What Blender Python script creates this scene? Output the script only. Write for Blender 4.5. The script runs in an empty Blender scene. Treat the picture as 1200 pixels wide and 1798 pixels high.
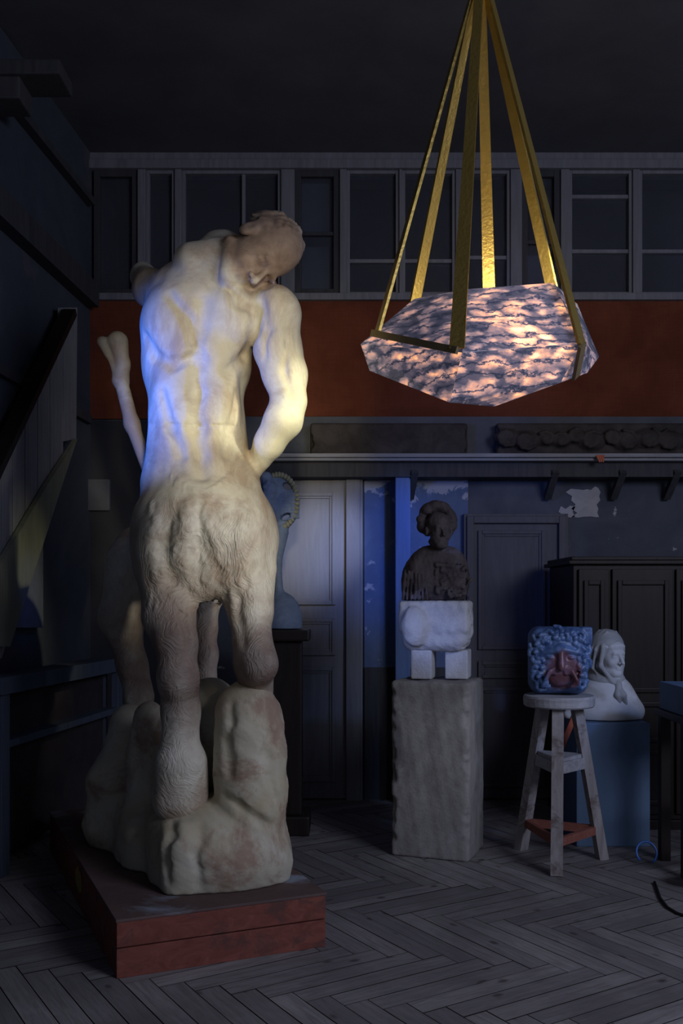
import bpy, bmesh, math, random
import numpy as np
from mathutils import Vector, Matrix
random.seed(7)
R = math.radians
S = bpy.context.scene
COL = S.collection
F = 1700.0; HZ = 1050.0; EYE = 1.45

# ------------------------------------------------------------------ camera, world, lights
cd = bpy.data.cameras.new('camera'); cam = bpy.data.objects.new('camera', cd); COL.objects.link(cam)
cam.location = (0, 0, EYE); cam.rotation_euler = (R(90), 0, 0)
cd.sensor_fit = 'HORIZONTAL'; cd.sensor_width = 36.0; cd.lens = 36.0 * F / 1200.0
cd.shift_y = (HZ - 899.0) / 1200.0
cd.clip_start = 0.05
S.camera = cam
w = bpy.data.worlds.new('world'); S.world = w; w.use_nodes = True
w.node_tree.nodes['Background'].inputs[0].default_value = (0.62, 0.70, 1.0, 1)
w.node_tree.nodes['Background'].inputs[1].default_value = 0.10
S.view_settings.view_transform = 'Standard'; S.view_settings.look = 'None'
S.view_settings.exposure = 0.0; S.view_settings.gamma = 1.0; S.view_settings.use_curve_mapping = False

def spot(name, loc, tgt, power, col, size, blend=0.6, rad=0.05):
    l = bpy.data.lights.new(name, 'SPOT'); l.energy = power; l.color = col
    l.spot_size = R(size); l.spot_blend = blend; l.shadow_soft_size = rad
    o = bpy.data.objects.new(name, l); COL.objects.link(o); o.location = loc
    o.rotation_euler = (Vector(tgt) - Vector(loc)).to_track_quat('-Z', 'Y').to_euler()
    return o
def area(name, loc, tgt, power, col, sx, sy):
    l = bpy.data.lights.new(name, 'AREA'); l.energy = power; l.color = col
    l.shape = 'RECTANGLE'; l.size = sx; l.size_y = sy
    o = bpy.data.objects.new(name, l); COL.objects.link(o); o.location = loc
    o.rotation_euler = (Vector(tgt) - Vector(loc)).to_track_quat('-Z', 'Y').to_euler()
    return o
WARM = (1.0, 0.93, 0.66); CREAM = (1.0, 0.90, 0.74); BLUE = (0.10, 0.26, 1.0); COOL = (0.50, 0.62, 1.0)
spot('key_arm', (1.55, 3.45, 3.0), (-0.16, 4.36, 2.16), 230, (1.0, 0.95, 0.62), 24, 1.0, 0.06)
spot('key_forearm', (0.0, 2.2, 1.55), (-0.19, 4.36, 2.25), 110, (1.0, 0.97, 0.66), 18, 1.0, 0.06)
spot('key_torso', (0.02, 1.0, 2.5), (-0.45, 4.35, 2.38), 300, (1.0, 0.88, 0.60), 25, 1.0, 0.1)
spot('key_haunch', (1.25, 1.9, 1.5), (-0.38, 4.2, 1.68), 175, (1.0, 0.93, 0.78), 19, 1.0, 0.1)
spot('key_rock', (0.9, 1.8, 1.7), (-0.36, 4.1, 0.72), 16, (1.0, 0.90, 0.66), 20, 1.0, 0.1)
spot('blue_torso', (-1.70, 3.80, 2.40), (-0.86, 4.40, 2.40), 88, (0.05, 0.18, 1.0), 58, 1.0, 0.05)
spot('blue_wall', (1.3, 4.7, 2.9), (0.28, 7.0, 1.75), 130, (0.05, 0.20, 1.0), 24, 1.0, 0.05)
spot('blue_door', (0.9, 4.9, 2.7), (-0.22, 7.0, 1.80), 185, (0.58, 0.66, 1.0), 20, 1.0, 0.05)
spot('blue_capital', (-0.4, 3.2, 1.7), (0.5, 5.4, 1.27), 80, (0.26, 0.38, 1.0), 13, 1.0, 0.05)
spot('blue_bust', (3.0, 3.3, 2.3), (1.45, 5.5, 1.05), 62, (0.22, 0.42, 1.0), 26, 1.0, 0.08)
spot('blue_board', (-1.2, 5.0, 1.9), (-1.88, 5.7, 1.45), 3, (0.05, 0.18, 1.0), 30, 1.0, 0.05)
spot('stone_light', (-0.2, 2.6, 2.1), (0.55, 5.3, 0.62), 12, (0.9, 0.92, 1.0), 17, 1.0, 0.1)
spot('stone_side', (2.6, 3.9, 1.9), (0.66, 5.4, 0.68), 26, (0.86, 0.88, 1.0), 17, 1.0, 0.08)
spot('band_light', (0.9, 3.7, 4.2), (1.0, 7.0, 3.15), 18, (1.0, 0.72, 0.50), 50, 1.0, 0.1)
area('window_light', (3.6, 0.4, 3.2), (1.3, 4.0, 0.0), 100, (0.72, 0.76, 1.0), 2.0, 1.6)  # added soft fill from front right for the floor, no window there

# ------------------------------------------------------------------ helpers
def W(x, y, d):
    """image point at distance d along the view axis -> world"""
    return Vector(((x - 600.0) / F * d, d, EYE - (y - HZ) / F * d))
def tag(o, label=None, cat=None, group=None, kind=None):
    if label: o['label'] = label
    if cat: o['category'] = cat
    if group: o['group'] = group
    if kind: o['kind'] = kind
    return o
def link(o, parent=None):
    COL.objects.link(o)
    if parent is not None:
        o.parent = parent
        o.matrix_parent_inverse = Matrix.Translation(-parent.location) if parent.type == 'EMPTY' and parent.rotation_euler.z == 0 else parent.matrix_basis.inverted()
    return o
def empty(name, loc, label, cat, group=None):
    o = bpy.data.objects.new(name, None); COL.objects.link(o); o.location = loc
    o.empty_display_size = 0.1
    return tag(o, label, cat, group)
def build(name, bm, mat, parent=None, smooth=False, bevel=0.0, segs=2):
    if bevel > 0:
        es = [e for e in bm.edges if len(e.link_faces) == 2 and e.calc_face_angle(0) > 0.6]
        bmesh.ops.bevel(bm, geom=es, offset=bevel, segments=segs, profile=0.6, affect='EDGES', clamp_overlap=True)
    me = bpy.data.meshes.new(name); bm.normal_update(); bm.to_mesh(me); bm.free()
    if smooth:
        for p in me.polygons: p.use_smooth = True
    ms = mat if isinstance(mat, (list, tuple)) else [mat]
    for m in ms: me.materials.append(m)
    return link(bpy.data.objects.new(name, me), parent)
def box(bm, x0, x1, y0, y1, z0, z1, M=None):
    r = bmesh.ops.create_cube(bm, size=1.0)
    T = Matrix.Translation(((x0+x1)/2, (y0+y1)/2, (z0+z1)/2)) @ Matrix.Diagonal((abs(x1-x0), abs(y1-y0), abs(z1-z0), 1))
    if M is not None: T = M @ T
    bmesh.ops.transform(bm, matrix=T, verts=r['verts']); return r['verts']
def bar(bm, a, b, w, t, up=(0, 0, 1), w2=None):
    """box bar from a to b; w across, t along up-ish"""
    a = Vector(a); b = Vector(b); d = (b - a); L = d.length; z = d.normalized()
    u = Vector(up); x = u.cross(z)
    if x.length < 1e-4: x = Vector((1, 0, 0)).cross(z)
    x.normalize(); y = z.cross(x)
    w2 = w if w2 is None else w2
    vs = []
    for p, ww in ((a, w), (b, w2)):
        for sx, sy in ((-1, -1), (1, -1), (1, 1), (-1, 1)):
            vs.append(bm.verts.new(p + x*sx*ww/2 + y*sy*t/2))
    for f in ((3,2,1,0), (4,5,6,7), (0,1,5,4), (1,2,6,5), (2,3,7,6), (3,0,4,7)):
        bm.faces.new([vs[i] for i in f])
def tube(bm, pts, r, n=8):
    rings = []
    for i, p in enumerate(pts):
        p = Vector(p); q = Vector(pts[min(i+1, len(pts)-1)]) - Vector(pts[max(i-1, 0)])
        q.normalize(); x = q.cross(Vector((0, 0, 1)))
        if x.length < 1e-3: x = Vector((1, 0, 0))
        x.normalize(); y = q.cross(x)
        rr = r[i] if isinstance(r, (list, tuple)) else r
        rings.append([bm.verts.new(p + (x*math.cos(2*math.pi*k/n) + y*math.sin(2*math.pi*k/n))*rr) for k in range(n)])
    for a, b in zip(rings, rings[1:]):
        for k in range(n): bm.faces.new((a[k], a[(k+1) % n], b[(k+1) % n], b[k]))
    bm.faces.new(rings[0][::-1]); bm.faces.new(rings[-1])
    bmesh.ops.recalc_face_normals(bm, faces=bm.faces)
def lathe(bm, c, prof, n=32):
    rings = []
    for r, z in prof:
        rings.append([bm.verts.new((c[0]+r*math.cos(2*math.pi*k/n), c[1]+r*math.sin(2*math.pi*k/n), c[2]+z)) for k in range(n)])
    for a, b in zip(rings, rings[1:]):
        for k in range(n): bm.faces.new((a[k], a[(k+1) % n], b[(k+1) % n], b[k]))
    bm.faces.new(rings[0][::-1]); bm.faces.new(rings[-1])
def poly_prism(bm, pts, off):
    """extrude polygon (list of Vectors) by off vector"""
    a = [bm.verts.new(p) for p in pts]; b = [bm.verts.new(p + off) for p in pts]
    bm.faces.new(a); bm.faces.new(b[::-1]); n = len(a)
    for i in range(n): bm.faces.new((a[i], b[i], b[(i+1) % n], a[(i+1) % n]))
    bmesh.ops.recalc_face_normals(bm, faces=bm.faces)

# ------------------------------------------------------------------ materials
class NT:
    def __init__(s, name):
        s.m = bpy.data.materials.new(name); s.m.use_nodes = True; s.t = s.m.node_tree
        s.b = s.t.nodes['Principled BSDF']; s.out = s.t.nodes['Material Output']
        s.tc = s.t.nodes.new('ShaderNodeTexCoord')
    def n(s, kind, **kw):
        o = s.t.nodes.new(kind)
        for k, v in kw.items(): setattr(o, k, v)
        return o
    def l(s, a, b): s.t.links.new(a, b)
    def mapping(s, scale=(1,1,1), rot=(0,0,0), src='Object', loc=(0,0,0)):
        m = s.n('ShaderNodeMapping'); m.inputs['Scale'].default_value = scale; m.inputs['Rotation'].default_value = rot
        m.inputs['Location'].default_value = loc
        s.l(s.tc.outputs[src], m.inputs['Vector']); return m.outputs[0]
    def noise(s, vec, scale, detail=6, rough=0.6, dist=0.0):
        n = s.n('ShaderNodeTexNoise'); n.inputs['Scale'].default_value = scale; n.inputs['Detail'].default_value = detail
        n.inputs['Roughness'].default_value = rough; n.inputs['Distortion'].default_value = dist
        if vec is not None: s.l(vec, n.inputs['Vector'])
        return n.outputs['Fac']
    def ramp(s, fac, stops, interp='LINEAR'):
        r = s.n('ShaderNodeValToRGB'); s.l(fac, r.inputs[0]); cr = r.color_ramp; cr.interpolation = interp
        while len(cr.elements) < len(stops): cr.elements.new(0.5)
        for e, (p, c) in zip(cr.elements, stops):
            e.position = p; e.color = (c, c, c, 1) if isinstance(c, (int, float)) else (c[0], c[1], c[2], 1)
        return r.outputs[0]
    def mix(s, fac, a, b, mode='MIX'):
        m = s.n('ShaderNodeMix', data_type='RGBA', blend_type=mode)
        for sock, v in ((m.inputs[0], fac), (m.inputs[6], a), (m.inputs[7], b)):
            if isinstance(v, (int, float)): sock.default_value = v
            elif isinstance(v, (tuple, list)): sock.default_value = (v[0], v[1], v[2], 1)
            else: s.l(v, sock)
        return m.outputs[2]
    def math(s, op, a, b=None, c=None, clamp=False):
        m = s.n('ShaderNodeMath', operation=op, use_clamp=clamp)
        for i, v in enumerate((a, b, c)):
            if v is None: continue
            if isinstance(v, (int, float)): m.inputs[i].default_value = v
            else: s.l(v, m.inputs[i])
        return m.outputs[0]
    def sep(s, vec):
        n = s.n('ShaderNodeSeparateXYZ'); s.l(vec, n.inputs[0]); return n.outputs
    def bump(s, h, strength=0.3, dist=0.01, prev=None):
        b = s.n('ShaderNodeBump'); b.inputs['Strength'].default_value = strength; b.inputs['Distance'].default_value = dist
        s.l(h, b.inputs['Height'])
        if prev is not None: s.l(prev, b.inputs['Normal'])
        return b.outputs[0]
    def done(s, col=None, rough=0.8, nrm=None, metal=0.0, spec=0.3):
        if col is not None:
            if isinstance(col, (tuple, list)): s.b.inputs['Base Color'].default_value = (*col, 1)
            else: s.l(col, s.b.inputs['Base Color'])
        if isinstance(rough, (int, float)): s.b.inputs['Roughness'].default_value = rough
        else: s.l(rough, s.b.inputs['Roughness'])
        s.b.inputs['Metallic'].default_value = metal
        s.b.inputs['Specular IOR Level'].default_value = spec
        if nrm is not None: s.l(nrm, s.b.inputs['Normal'])
        return s.m
def mottled(name, c1, c2, scale=6, rough=0.85, bump=0.25, c3=None, spec=0.25, stretch=(1,1,1), bscale=None):
    t = NT(name); v = t.mapping(stretch)
    f = t.noise(v, scale, 7, 0.65, 0.4)
    c = t.mix(t.ramp(f, [(0.35, 0.0), (0.65, 1.0)]), c1, c2)
    if c3 is not None:
        g = t.noise(v, scale*0.45, 5, 0.6, 0.8)
        c = t.mix(t.ramp(g, [(0.55, 0.0), (0.66, 1.0)]), c, c3)
    h = t.noise(v, bscale or scale*7, 6, 0.7)
    return t.done(c, rough, t.bump(h, bump, 0.01), spec=spec)
def wood(name, c1, c2, axis='z', scale=1.0, rough=0.7, bump=0.3, worn=None):
    t = NT(name); st = {'x': (1.2, 14, 14), 'y': (14, 1.2, 14), 'z': (14, 14, 1.2)}[axis]
    v = t.mapping(tuple(k*scale for k in st))
    f = t.noise(v, 2.2, 8, 0.65, 1.2)
    c = t.mix(t.ramp(f, [(0.3, 0.0), (0.7, 1.0)]), c1, c2)
    if worn is not None:
        g = t.noise(t.mapping((1, 1, 1)), 7, 6, 0.7, 0.5)
        c = t.mix(t.ramp(g, [(0.52, 0.0), (0.62, 1.0)]), c, worn)
    return t.done(c, rough, t.bump(f, bump, 0.006), spec=0.25)

M = {}
M['ceiling'] = mottled('ceiling_paint', (0.10, 0.10, 0.11), (0.13, 0.13, 0.14), 2, 0.95, 0.1)
M['wall'] = mottled('old_grey_wall', (0.085, 0.090, 0.105), (0.12, 0.125, 0.14), 3, 0.9, 0.3)
M['wall_left'] = mottled('left_wall_paint', (0.045, 0.055, 0.075), (0.07, 0.08, 0.10), 1.6, 0.9, 0.3, c3=(0.13, 0.11, 0.115))
M['frame'] = wood('grey_window_wood', (0.16, 0.16, 0.175), (0.24, 0.24, 0.26), 'z', 0.6, 0.7, 0.25)
M['darkframe'] = wood('dark_window_wood', (0.04, 0.04, 0.045), (0.07, 0.07, 0.075), 'z', 0.6)
M['void'] = mottled('dark_room_beyond', (0.030, 0.031, 0.036), (0.042, 0.043, 0.05), 2, 0.95, 0.1)
M['board'] = mottled('grey_blue_board', (0.13, 0.14, 0.17), (0.17, 0.18, 0.21), 5, 0.9, 0.2)
def red_band():
    t = NT('rust_red_fabric'); v = t.mapping((1, 1, 1))
    f = t.noise(v, 2.5, 6, 0.6, 0.5); x = t.noise(t.mapping((120, 1, 6)), 1.0, 3); y = t.noise(t.mapping((5, 1, 110)), 1.0, 3)
    c = t.mix(t.ramp(f, [(0.35, 0), (0.7, 1)]), (0.13, 0.038, 0.020), (0.21, 0.062, 0.032))
    h = t.math('ADD', x, y); c = t.mix(t.ramp(t.math('MULTIPLY', h, 0.5), [(0.4, 0.0), (0.6, 0.25)]), c, (0.09, 0.02, 0.012))
    return t.done(c, 0.95, t.bump(h, 0.3, 0.004), spec=0.1)
M['band'] = red_band()
M['ledge'] = wood('pale_ledge_wood', (0.22, 0.22, 0.23), (0.36, 0.36, 0.38), 'x', 0.7, 0.6, 0.3)
M['carved'] = mottled('dark_carved_wood', (0.035, 0.028, 0.025), (0.075, 0.062, 0.055), 6, 0.7, 0.6)
M['door'] = wood('grey_painted_door', (0.20, 0.20, 0.22), (0.27, 0.27, 0.29), 'z', 0.5, 0.6, 0.25)
M['doordark'] = wood('dark_painted_door', (0.085, 0.085, 0.10), (0.13, 0.125, 0.14), 'z', 0.5, 0.6, 0.25)
def peeling():
    t = NT('peeling_paint_wall'); v = t.mapping((1, 1, 1))
    f = t.noise(v, 9, 8, 0.65, 0.6); g = t.noise(v, 2.2, 7, 0.6, 0.7)
    base = t.mix(t.ramp(g, [(0.35, 0), (0.65, 1)]), (0.075, 0.085, 0.11), (0.12, 0.13, 0.155))
    k = t.noise(t.mapping((1, 1, 1), loc=(3.1, 0, 2.2)), 4.5, 8, 0.68, 0.3)
    c = t.mix(t.ramp(k, [(0.665, 0), (0.675, 1)]), base, (0.42, 0.41, 0.42))
    return t.done(c, 0.85, t.bump(f, 0.3, 0.01), spec=0.2)
M['peel'] = peeling()
def blue_wall():
    t = NT('blue_painted_wall'); v = t.mapping((1, 1, 1))
    g = t.noise(v, 3.0, 8, 0.65, 0.8); base = t.mix(t.ramp(g, [(0.3, 0), (0.7, 1)]), (0.09, 0.13, 0.24), (0.13, 0.19, 0.33))
    x, y, z = t.sep(t.tc.outputs['Object'])
    k = t.noise(t.mapping((1, 1, 1), loc=(1.2, 0, 0.4)), 6.5, 9, 0.7, 0.5)
    top = t.math('MULTIPLY', t.math('SUBTRACT', z, 2.10), 5.5, clamp=True)
    kk = t.math('ADD', k, t.math('MULTIPLY', top, 0.22))
    c = t.mix(t.ramp(kk, [(0.615, 0), (0.65, 1)]), base, (0.40, 0.42, 0.50))
    return t.done(c, 0.7, t.bump(g, 0.3, 0.01), spec=0.3)
M['bluewall'] = blue_wall()
M['bluepost'] = wood('blue_painted_post', (0.10, 0.16, 0.32), (0.15, 0.23, 0.42), 'z', 0.5, 0.6, 0.2)
M['patch'] = mottled('bare_pale_plaster', (0.36, 0.35, 0.37), (0.46, 0.45, 0.46), 10, 0.9, 0.3)
M['darkwood'] = wood('dark_brown_wood', (0.012, 0.009, 0.008), (0.024, 0.017, 0.014), 'z', 0.6, 0.45, 0.2)
M['planks'] = wood('grey_stair_planks', (0.20, 0.20, 0.21), (0.30, 0.30, 0.31), 'z', 0.6, 0.8, 0.3)
M['stringer'] = wood('olive_grey_stringer', (0.17, 0.175, 0.13), (0.24, 0.24, 0.18), 'z', 0.6, 0.8, 0.3)
M['benchwood'] = wood('grey_bench_wood', (0.055, 0.07, 0.10), (0.08, 0.10, 0.14), 'z', 0.6, 0.7, 0.3)
M['benchdark'] = mottled('dark_bench_inside', (0.03, 0.025, 0.03), (0.05, 0.04, 0.04), 4)
M['redwood'] = wood('worn_red_wood', (0.17, 0.050, 0.036), (0.28, 0.092, 0.066), 'x', 0.8, 0.75, 0.4, worn=(0.13, 0.06, 0.05))
M['platform_top'] = mottled('scuffed_platform_top', (0.11, 0.075, 0.070), (0.15, 0.10, 0.09), 5, 0.7, 0.3, c3=(0.30, 0.34, 0.40))
M['stool'] = wood('weathered_stool_wood', (0.22, 0.20, 0.19), (0.38, 0.36, 0.36), 'z', 0.8, 0.75, 0.35, worn=(0.16, 0.13, 0.12))
M['stooltop'] = wood('weathered_seat_wood', (0.24, 0.24, 0.26), (0.42, 0.42, 0.44), 'x', 0.8, 0.75, 0.35)
M['stoolred'] = wood('red_brown_stretcher', (0.22, 0.07, 0.05), (0.32, 0.13, 0.10), 'x', 0.8, 0.7, 0.3)
M['redpaint'] = mottled('orange_red_paint', (0.42, 0.09, 0.045), (0.52, 0.14, 0.07), 12, 0.6)
M['bluebox'] = mottled('blue_grey_box_paint', (0.10, 0.16, 0.26), (0.12, 0.19, 0.30), 3, 0.6, 0.1)
M['stone'] = mottled('rough_grey_stone', (0.24, 0.23, 0.22), (0.36, 0.35, 0.33), 5, 0.95, 0.6, c3=(0.17, 0.165, 0.165))
M['stonewhite'] = mottled('pale_carved_stone', (0.50, 0.50, 0.50), (0.68, 0.68, 0.68), 7, 0.9, 0.7)
M['bronze'] = mottled('dark_bronze', (0.06, 0.05, 0.052), (0.12, 0.10, 0.10), 8, 0.6, 0.7, c3=(0.16, 0.15, 0.20))
M['plasterwhite'] = mottled('white_plaster', (0.50, 0.50, 0.50), (0.62, 0.62, 0.62), 6, 0.7, 0.2, c3=(0.42, 0.40, 0.38))
M['scarf'] = mottled('grey_plaster_scarf', (0.30, 0.30, 0.30), (0.42, 0.42, 0.41), 8, 0.75, 0.3)
M['bluesculpt'] = mottled('blue_grey_glaze', (0.15, 0.20, 0.30), (0.22, 0.29, 0.40), 14, 0.55, 0.5)
M['beads'] = mottled('ochre_glaze', (0.24, 0.24, 0.17), (0.34, 0.33, 0.24), 20, 0.55, 0.4)
M['black'] = mottled('black_cloth', (0.012, 0.012, 0.015), (0.022, 0.022, 0.026), 5, 0.8)
M['bluehose'] = mottled('blue_plastic', (0.03, 0.16, 0.62), (0.04, 0.2, 0.7), 5, 0.3, 0.0, spec=0.6)
M['yellow'] = mottled('dull_yellow_cloth', (0.30, 0.22, 0.05), (0.42, 0.32, 0.08), 9, 0.9)
def glass():
    t = NT('dusty_dark_glass'); t.b.inputs['Transmission Weight'].default_value = 0.93
    t.b.inputs['IOR'].default_value = 1.15
    return t.done((0.55, 0.58, 0.66), 0.15, spec=0.1)
M['glass'] = glass()
def plaster():
    t = NT('patinated_plaster'); v = t.mapping((1, 1, 1)); x, y, z = t.sep(v)
    big = t.noise(v, 2.6, 6, 0.6, 0.6); fine = t.noise(v, 11, 8, 0.7, 0.3)
    c = t.mix(t.ramp(big, [(0.35, 0), (0.65, 1)]), (0.58, 0.53, 0.40), (0.70, 0.68, 0.58))
    st = t.noise(t.mapping((1, 1, 0.7), loc=(1.7, 0.3, 0.9)), 3.6, 8, 0.68, 0.5)
    c = t.mix(t.ramp(st, [(0.44, 0), (0.60, 0.8)]), c, (0.37, 0.27, 0.19))
    c = t.mix(t.ramp(fine, [(0.3, 0.35), (0.6, 0)]), c, (0.34, 0.30, 0.26))
    # handled, brown-stained lower legs and haunches (below z = 1.45)
    leg = t.math('MULTIPLY', t.math('SUBTRACT', 1.58, z), 2.4, clamp=True)
    low = t.math('MULTIPLY', t.math('SUBTRACT', z, 0.80), 4.0, clamp=True)
    lm = t.math('MULTIPLY', t.math('MULTIPLY', leg, low), t.ramp(t.noise(v, 4.2, 6, 0.6, 0.3), [(0.32, 0.35), (0.6, 0.95)]))
    c = t.mix(lm, c, (0.21, 0.14, 0.105))
    hdn = t.n('ShaderNodeVectorMath', operation='DISTANCE'); t.l(v, hdn.inputs[0]); hdn.inputs[1].default_value = tuple(W(462, 440, 4.36))
    hd = t.ramp(t.math('ADD', hdn.outputs['Value'], t.math('MULTIPLY', fine, 0.05)), [(0.19, 1.0), (0.225, 0.0)]); hx = 1.0
    c = t.mix(t.math('MULTIPLY', t.math('MULTIPLY', hd, hx), 0.92), c, t.mix(t.ramp(fine, [(0.35, 0), (0.6, 1)]), (0.22, 0.145, 0.105), (0.36, 0.26, 0.19)))
    h1 = t.bump(fine, 0.35, 0.012)
    ww = t.n('ShaderNodeTexNoise'); ww.inputs['Scale'].default_value = 3.2; ww.inputs['Detail'].default_value = 2; t.l(v, ww.inputs['Vector'])
    av = t.n('ShaderNodeMixRGB', blend_type='ADD'); av.inputs[0].default_value = 0.5; t.l(v, av.inputs[1]); t.l(ww.outputs['Color'], av.inputs[2])
    mq = t.n('ShaderNodeMapping'); mq.inputs['Scale'].default_value = (55, 20, 16); t.l(av.outputs[0], mq.inputs['Vector'])
    hairn = t.noise(mq.outputs[0], 1.6, 3, 0.55)
    fur = t.math('MULTIPLY', hairn, t.math('MULTIPLY', t.math('SUBTRACT', 1.95, z), 3.0, clamp=True))
    h2 = t.bump(fur, 0.55, 0.02, h1)
    return t.done(c, 0.55, h2, spec=0.35)
M['plaster'] = plaster()
def rockmat():
    t = NT('plaster_rock'); v = t.mapping((1, 1, 1))
    big = t.noise(v, 3.0, 6, 0.6, 0.6); fine = t.noise(v, 14, 8, 0.7, 0.3)
    c = t.mix(t.ramp(big, [(0.35, 0), (0.65, 1)]), (0.48, 0.43, 0.30), (0.56, 0.54, 0.44))
    st = t.noise(t.mapping((1, 1, 1), loc=(0.55, 0.3, 0.38)), 3.0, 8, 0.7, 0.5)
    c = t.mix(t.ramp(st, [(0.50, 0), (0.62, 0.9)]), c, (0.33, 0.23, 0.17))
    return t.done(c, 0.7, t.bump(fine, 0.4, 0.015), spec=0.25)
M['rock'] = rockmat()
def brass():
    t = NT('hammered_brass'); v = t.mapping((1, 1, 1)); f = t.noise(v, 60, 4, 0.6); g = t.noise(v, 6, 5, 0.6)
    c = t.mix(g, (0.47, 0.33, 0.075), (0.60, 0.43, 0.12))
    return t.done(c, 0.38, t.bump(f, 0.5, 0.006), metal=0.8, spec=0.5)
M['brass'] = brass()
M['bronzebar'] = mottled('aged_bronze_bar', (0.20, 0.15, 0.07), (0.27, 0.20, 0.09), 20, 0.45, 0.5, spec=0.5)
def alabaster():
    t = NT('veined_alabaster')
    sa = t.n('ShaderNodeAttribute', attribute_name='slab')
    sh = t.n('ShaderNodeMixRGB', blend_type='ADD'); sh.inputs[0].default_value = 1.0
    t.l(t.mapping((1.0, 1.0, 2.0), rot=(0.10, 0.18, 0)), sh.inputs[1]); t.l(sa.outputs['Color'], sh.inputs[2])
    mp = sh.outputs[0]
    wob = t.n('ShaderNodeTexNoise'); wob.inputs['Scale'].default_value = 7.0; wob.inputs['Detail'].default_value = 7; wob.inputs['Roughness'].default_value = 0.62
    t.l(mp, wob.inputs['Vector'])
    add = t.n('ShaderNodeMixRGB', blend_type='ADD'); add.inputs[0].default_value = 0.16; t.l(mp, add.inputs[1]); t.l(wob.outputs['Color'], add.inputs[2])
    def cells(sc, lo, hi):
        vo = t.n('ShaderNodeTexVoronoi', feature='SMOOTH_F1'); vo.inputs['Scale'].default_value = sc; vo.inputs['Smoothness'].default_value = 0.25; t.l(add.outputs[0], vo.inputs['Vector'])
        return t.ramp(vo.outputs['Distance'], [(lo, 1), (hi, 0)])
    a = cells(13, 0.18, 0.66); b = cells(27, 0.15, 0.80)
    # wavy strata running across the stone
    wv = t.n('ShaderNodeTexWave', wave_type='BANDS', bands_direction='Z'); wv.inputs['Scale'].default_value = 4.6; wv.inputs['Distortion'].default_value = 9.0
    wv.inputs['Detail'].default_value = 5; wv.inputs['Detail Scale'].default_value = 2.2; wv.inputs['Detail Roughness'].default_value = 0.68; t.l(mp, wv.inputs['Vector'])
    strata = t.ramp(wv.outputs['Fac'], [(0.0, 0.05), (0.22, 0.8), (1.0, 1.0)])
    area_ = t.ramp(t.noise(mp, 3.4, 6, 0.6, 0.6), [(0.36, 0.16), (0.56, 1.0)])
    cell = t.math('MULTIPLY', t.math('MULTIPLY', t.math('ADD', t.math('MULTIPLY', a, 0.9), 0.10), t.math('ADD', t.math('MULTIPLY', b, 0.5), 0.5)), t.math('MULTIPLY', area_, strata))
    base = t.mix(t.ramp(cell, [(0.0, 0), (0.4, 1)]), (0.085, 0.10, 0.15), (0.46, 0.45, 0.52))
    t.l(base, t.b.inputs['Base Color'])
    # lamp glow painted into the emission, brightest around chosen points of the bowl
    def glow(p, rad):
        d = t.n('ShaderNodeVectorMath', operation='DISTANCE'); t.l(t.tc.outputs['Object'], d.inputs[0]); d.inputs[1].default_value = p
        return t.ramp(t.math('DIVIDE', d.outputs['Value'], rad), [(0.0, 1.0), (0.45, 0.45), (1.0, 0.10)])
    g = t.math('ADD', glow(tuple(W(940, 612, 3.33)), 0.36), t.math('MULTIPLY', glow(tuple(W(690, 625, 3.4)), 0.36), 0.45))
    g = t.math('ADD', g, t.math('MULTIPLY', glow(tuple(W(860, 560, 3.4)), 0.4), 0.45))
    e = t.math('MULTIPLY', g, cell)
    t.l(t.ramp(e, [(0.0, (0.32, 0.36, 0.62)), (0.08, (0.66, 0.42, 0.44)), (0.25, (1.0, 0.43, 0.22)), (0.7, (1.0, 0.52, 0.19))]), t.b.inputs['Emission Color'])
    t.l(t.math('ADD', t.math('MULTIPLY', e, 3.4), 0.04), t.b.inputs['Emission Strength'])
    return t.done(None, 0.22, spec=0.5)
M['alabaster'] = alabaster()
def maskmat():
    t = NT('polychrome_glazed_relief'); v = t.mapping((1, 1, 1)); x, y, z = t.sep(v)
    f = t.noise(v, 16, 5, 0.6, 0.5)
    c = t.mix(t.ramp(f, [(0.35, 0), (0.65, 1)]), (0.035, 0.075, 0.19), (0.14, 0.23, 0.42))
    dx = t.math('DIVIDE', t.math('SUBTRACT', x, 1.20), 0.105); dz = t.math('DIVIDE', t.math('SUBTRACT', z, 1.055), 0.12)
    rr = t.math('ADD', t.math('MULTIPLY', dx, dx), t.math('MULTIPLY', dz, dz))
    rr = t.math('ADD', rr, t.math('MULTIPLY', t.math('SUBTRACT', f, 0.5), 1.2))
    c = t.mix(t.ramp(rr, [(0.6, 1), (1.1, 0)]), c, t.mix(t.ramp(f, [(0.4, 0), (0.6, 1)]), (0.13, 0.05, 0.05), (0.19, 0.10, 0.15)))
    return t.done(c, 0.4, t.bump(t.noise(v, 60, 4), 0.3, 0.005), spec=0.5)
M['mask'] = maskmat()
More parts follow.
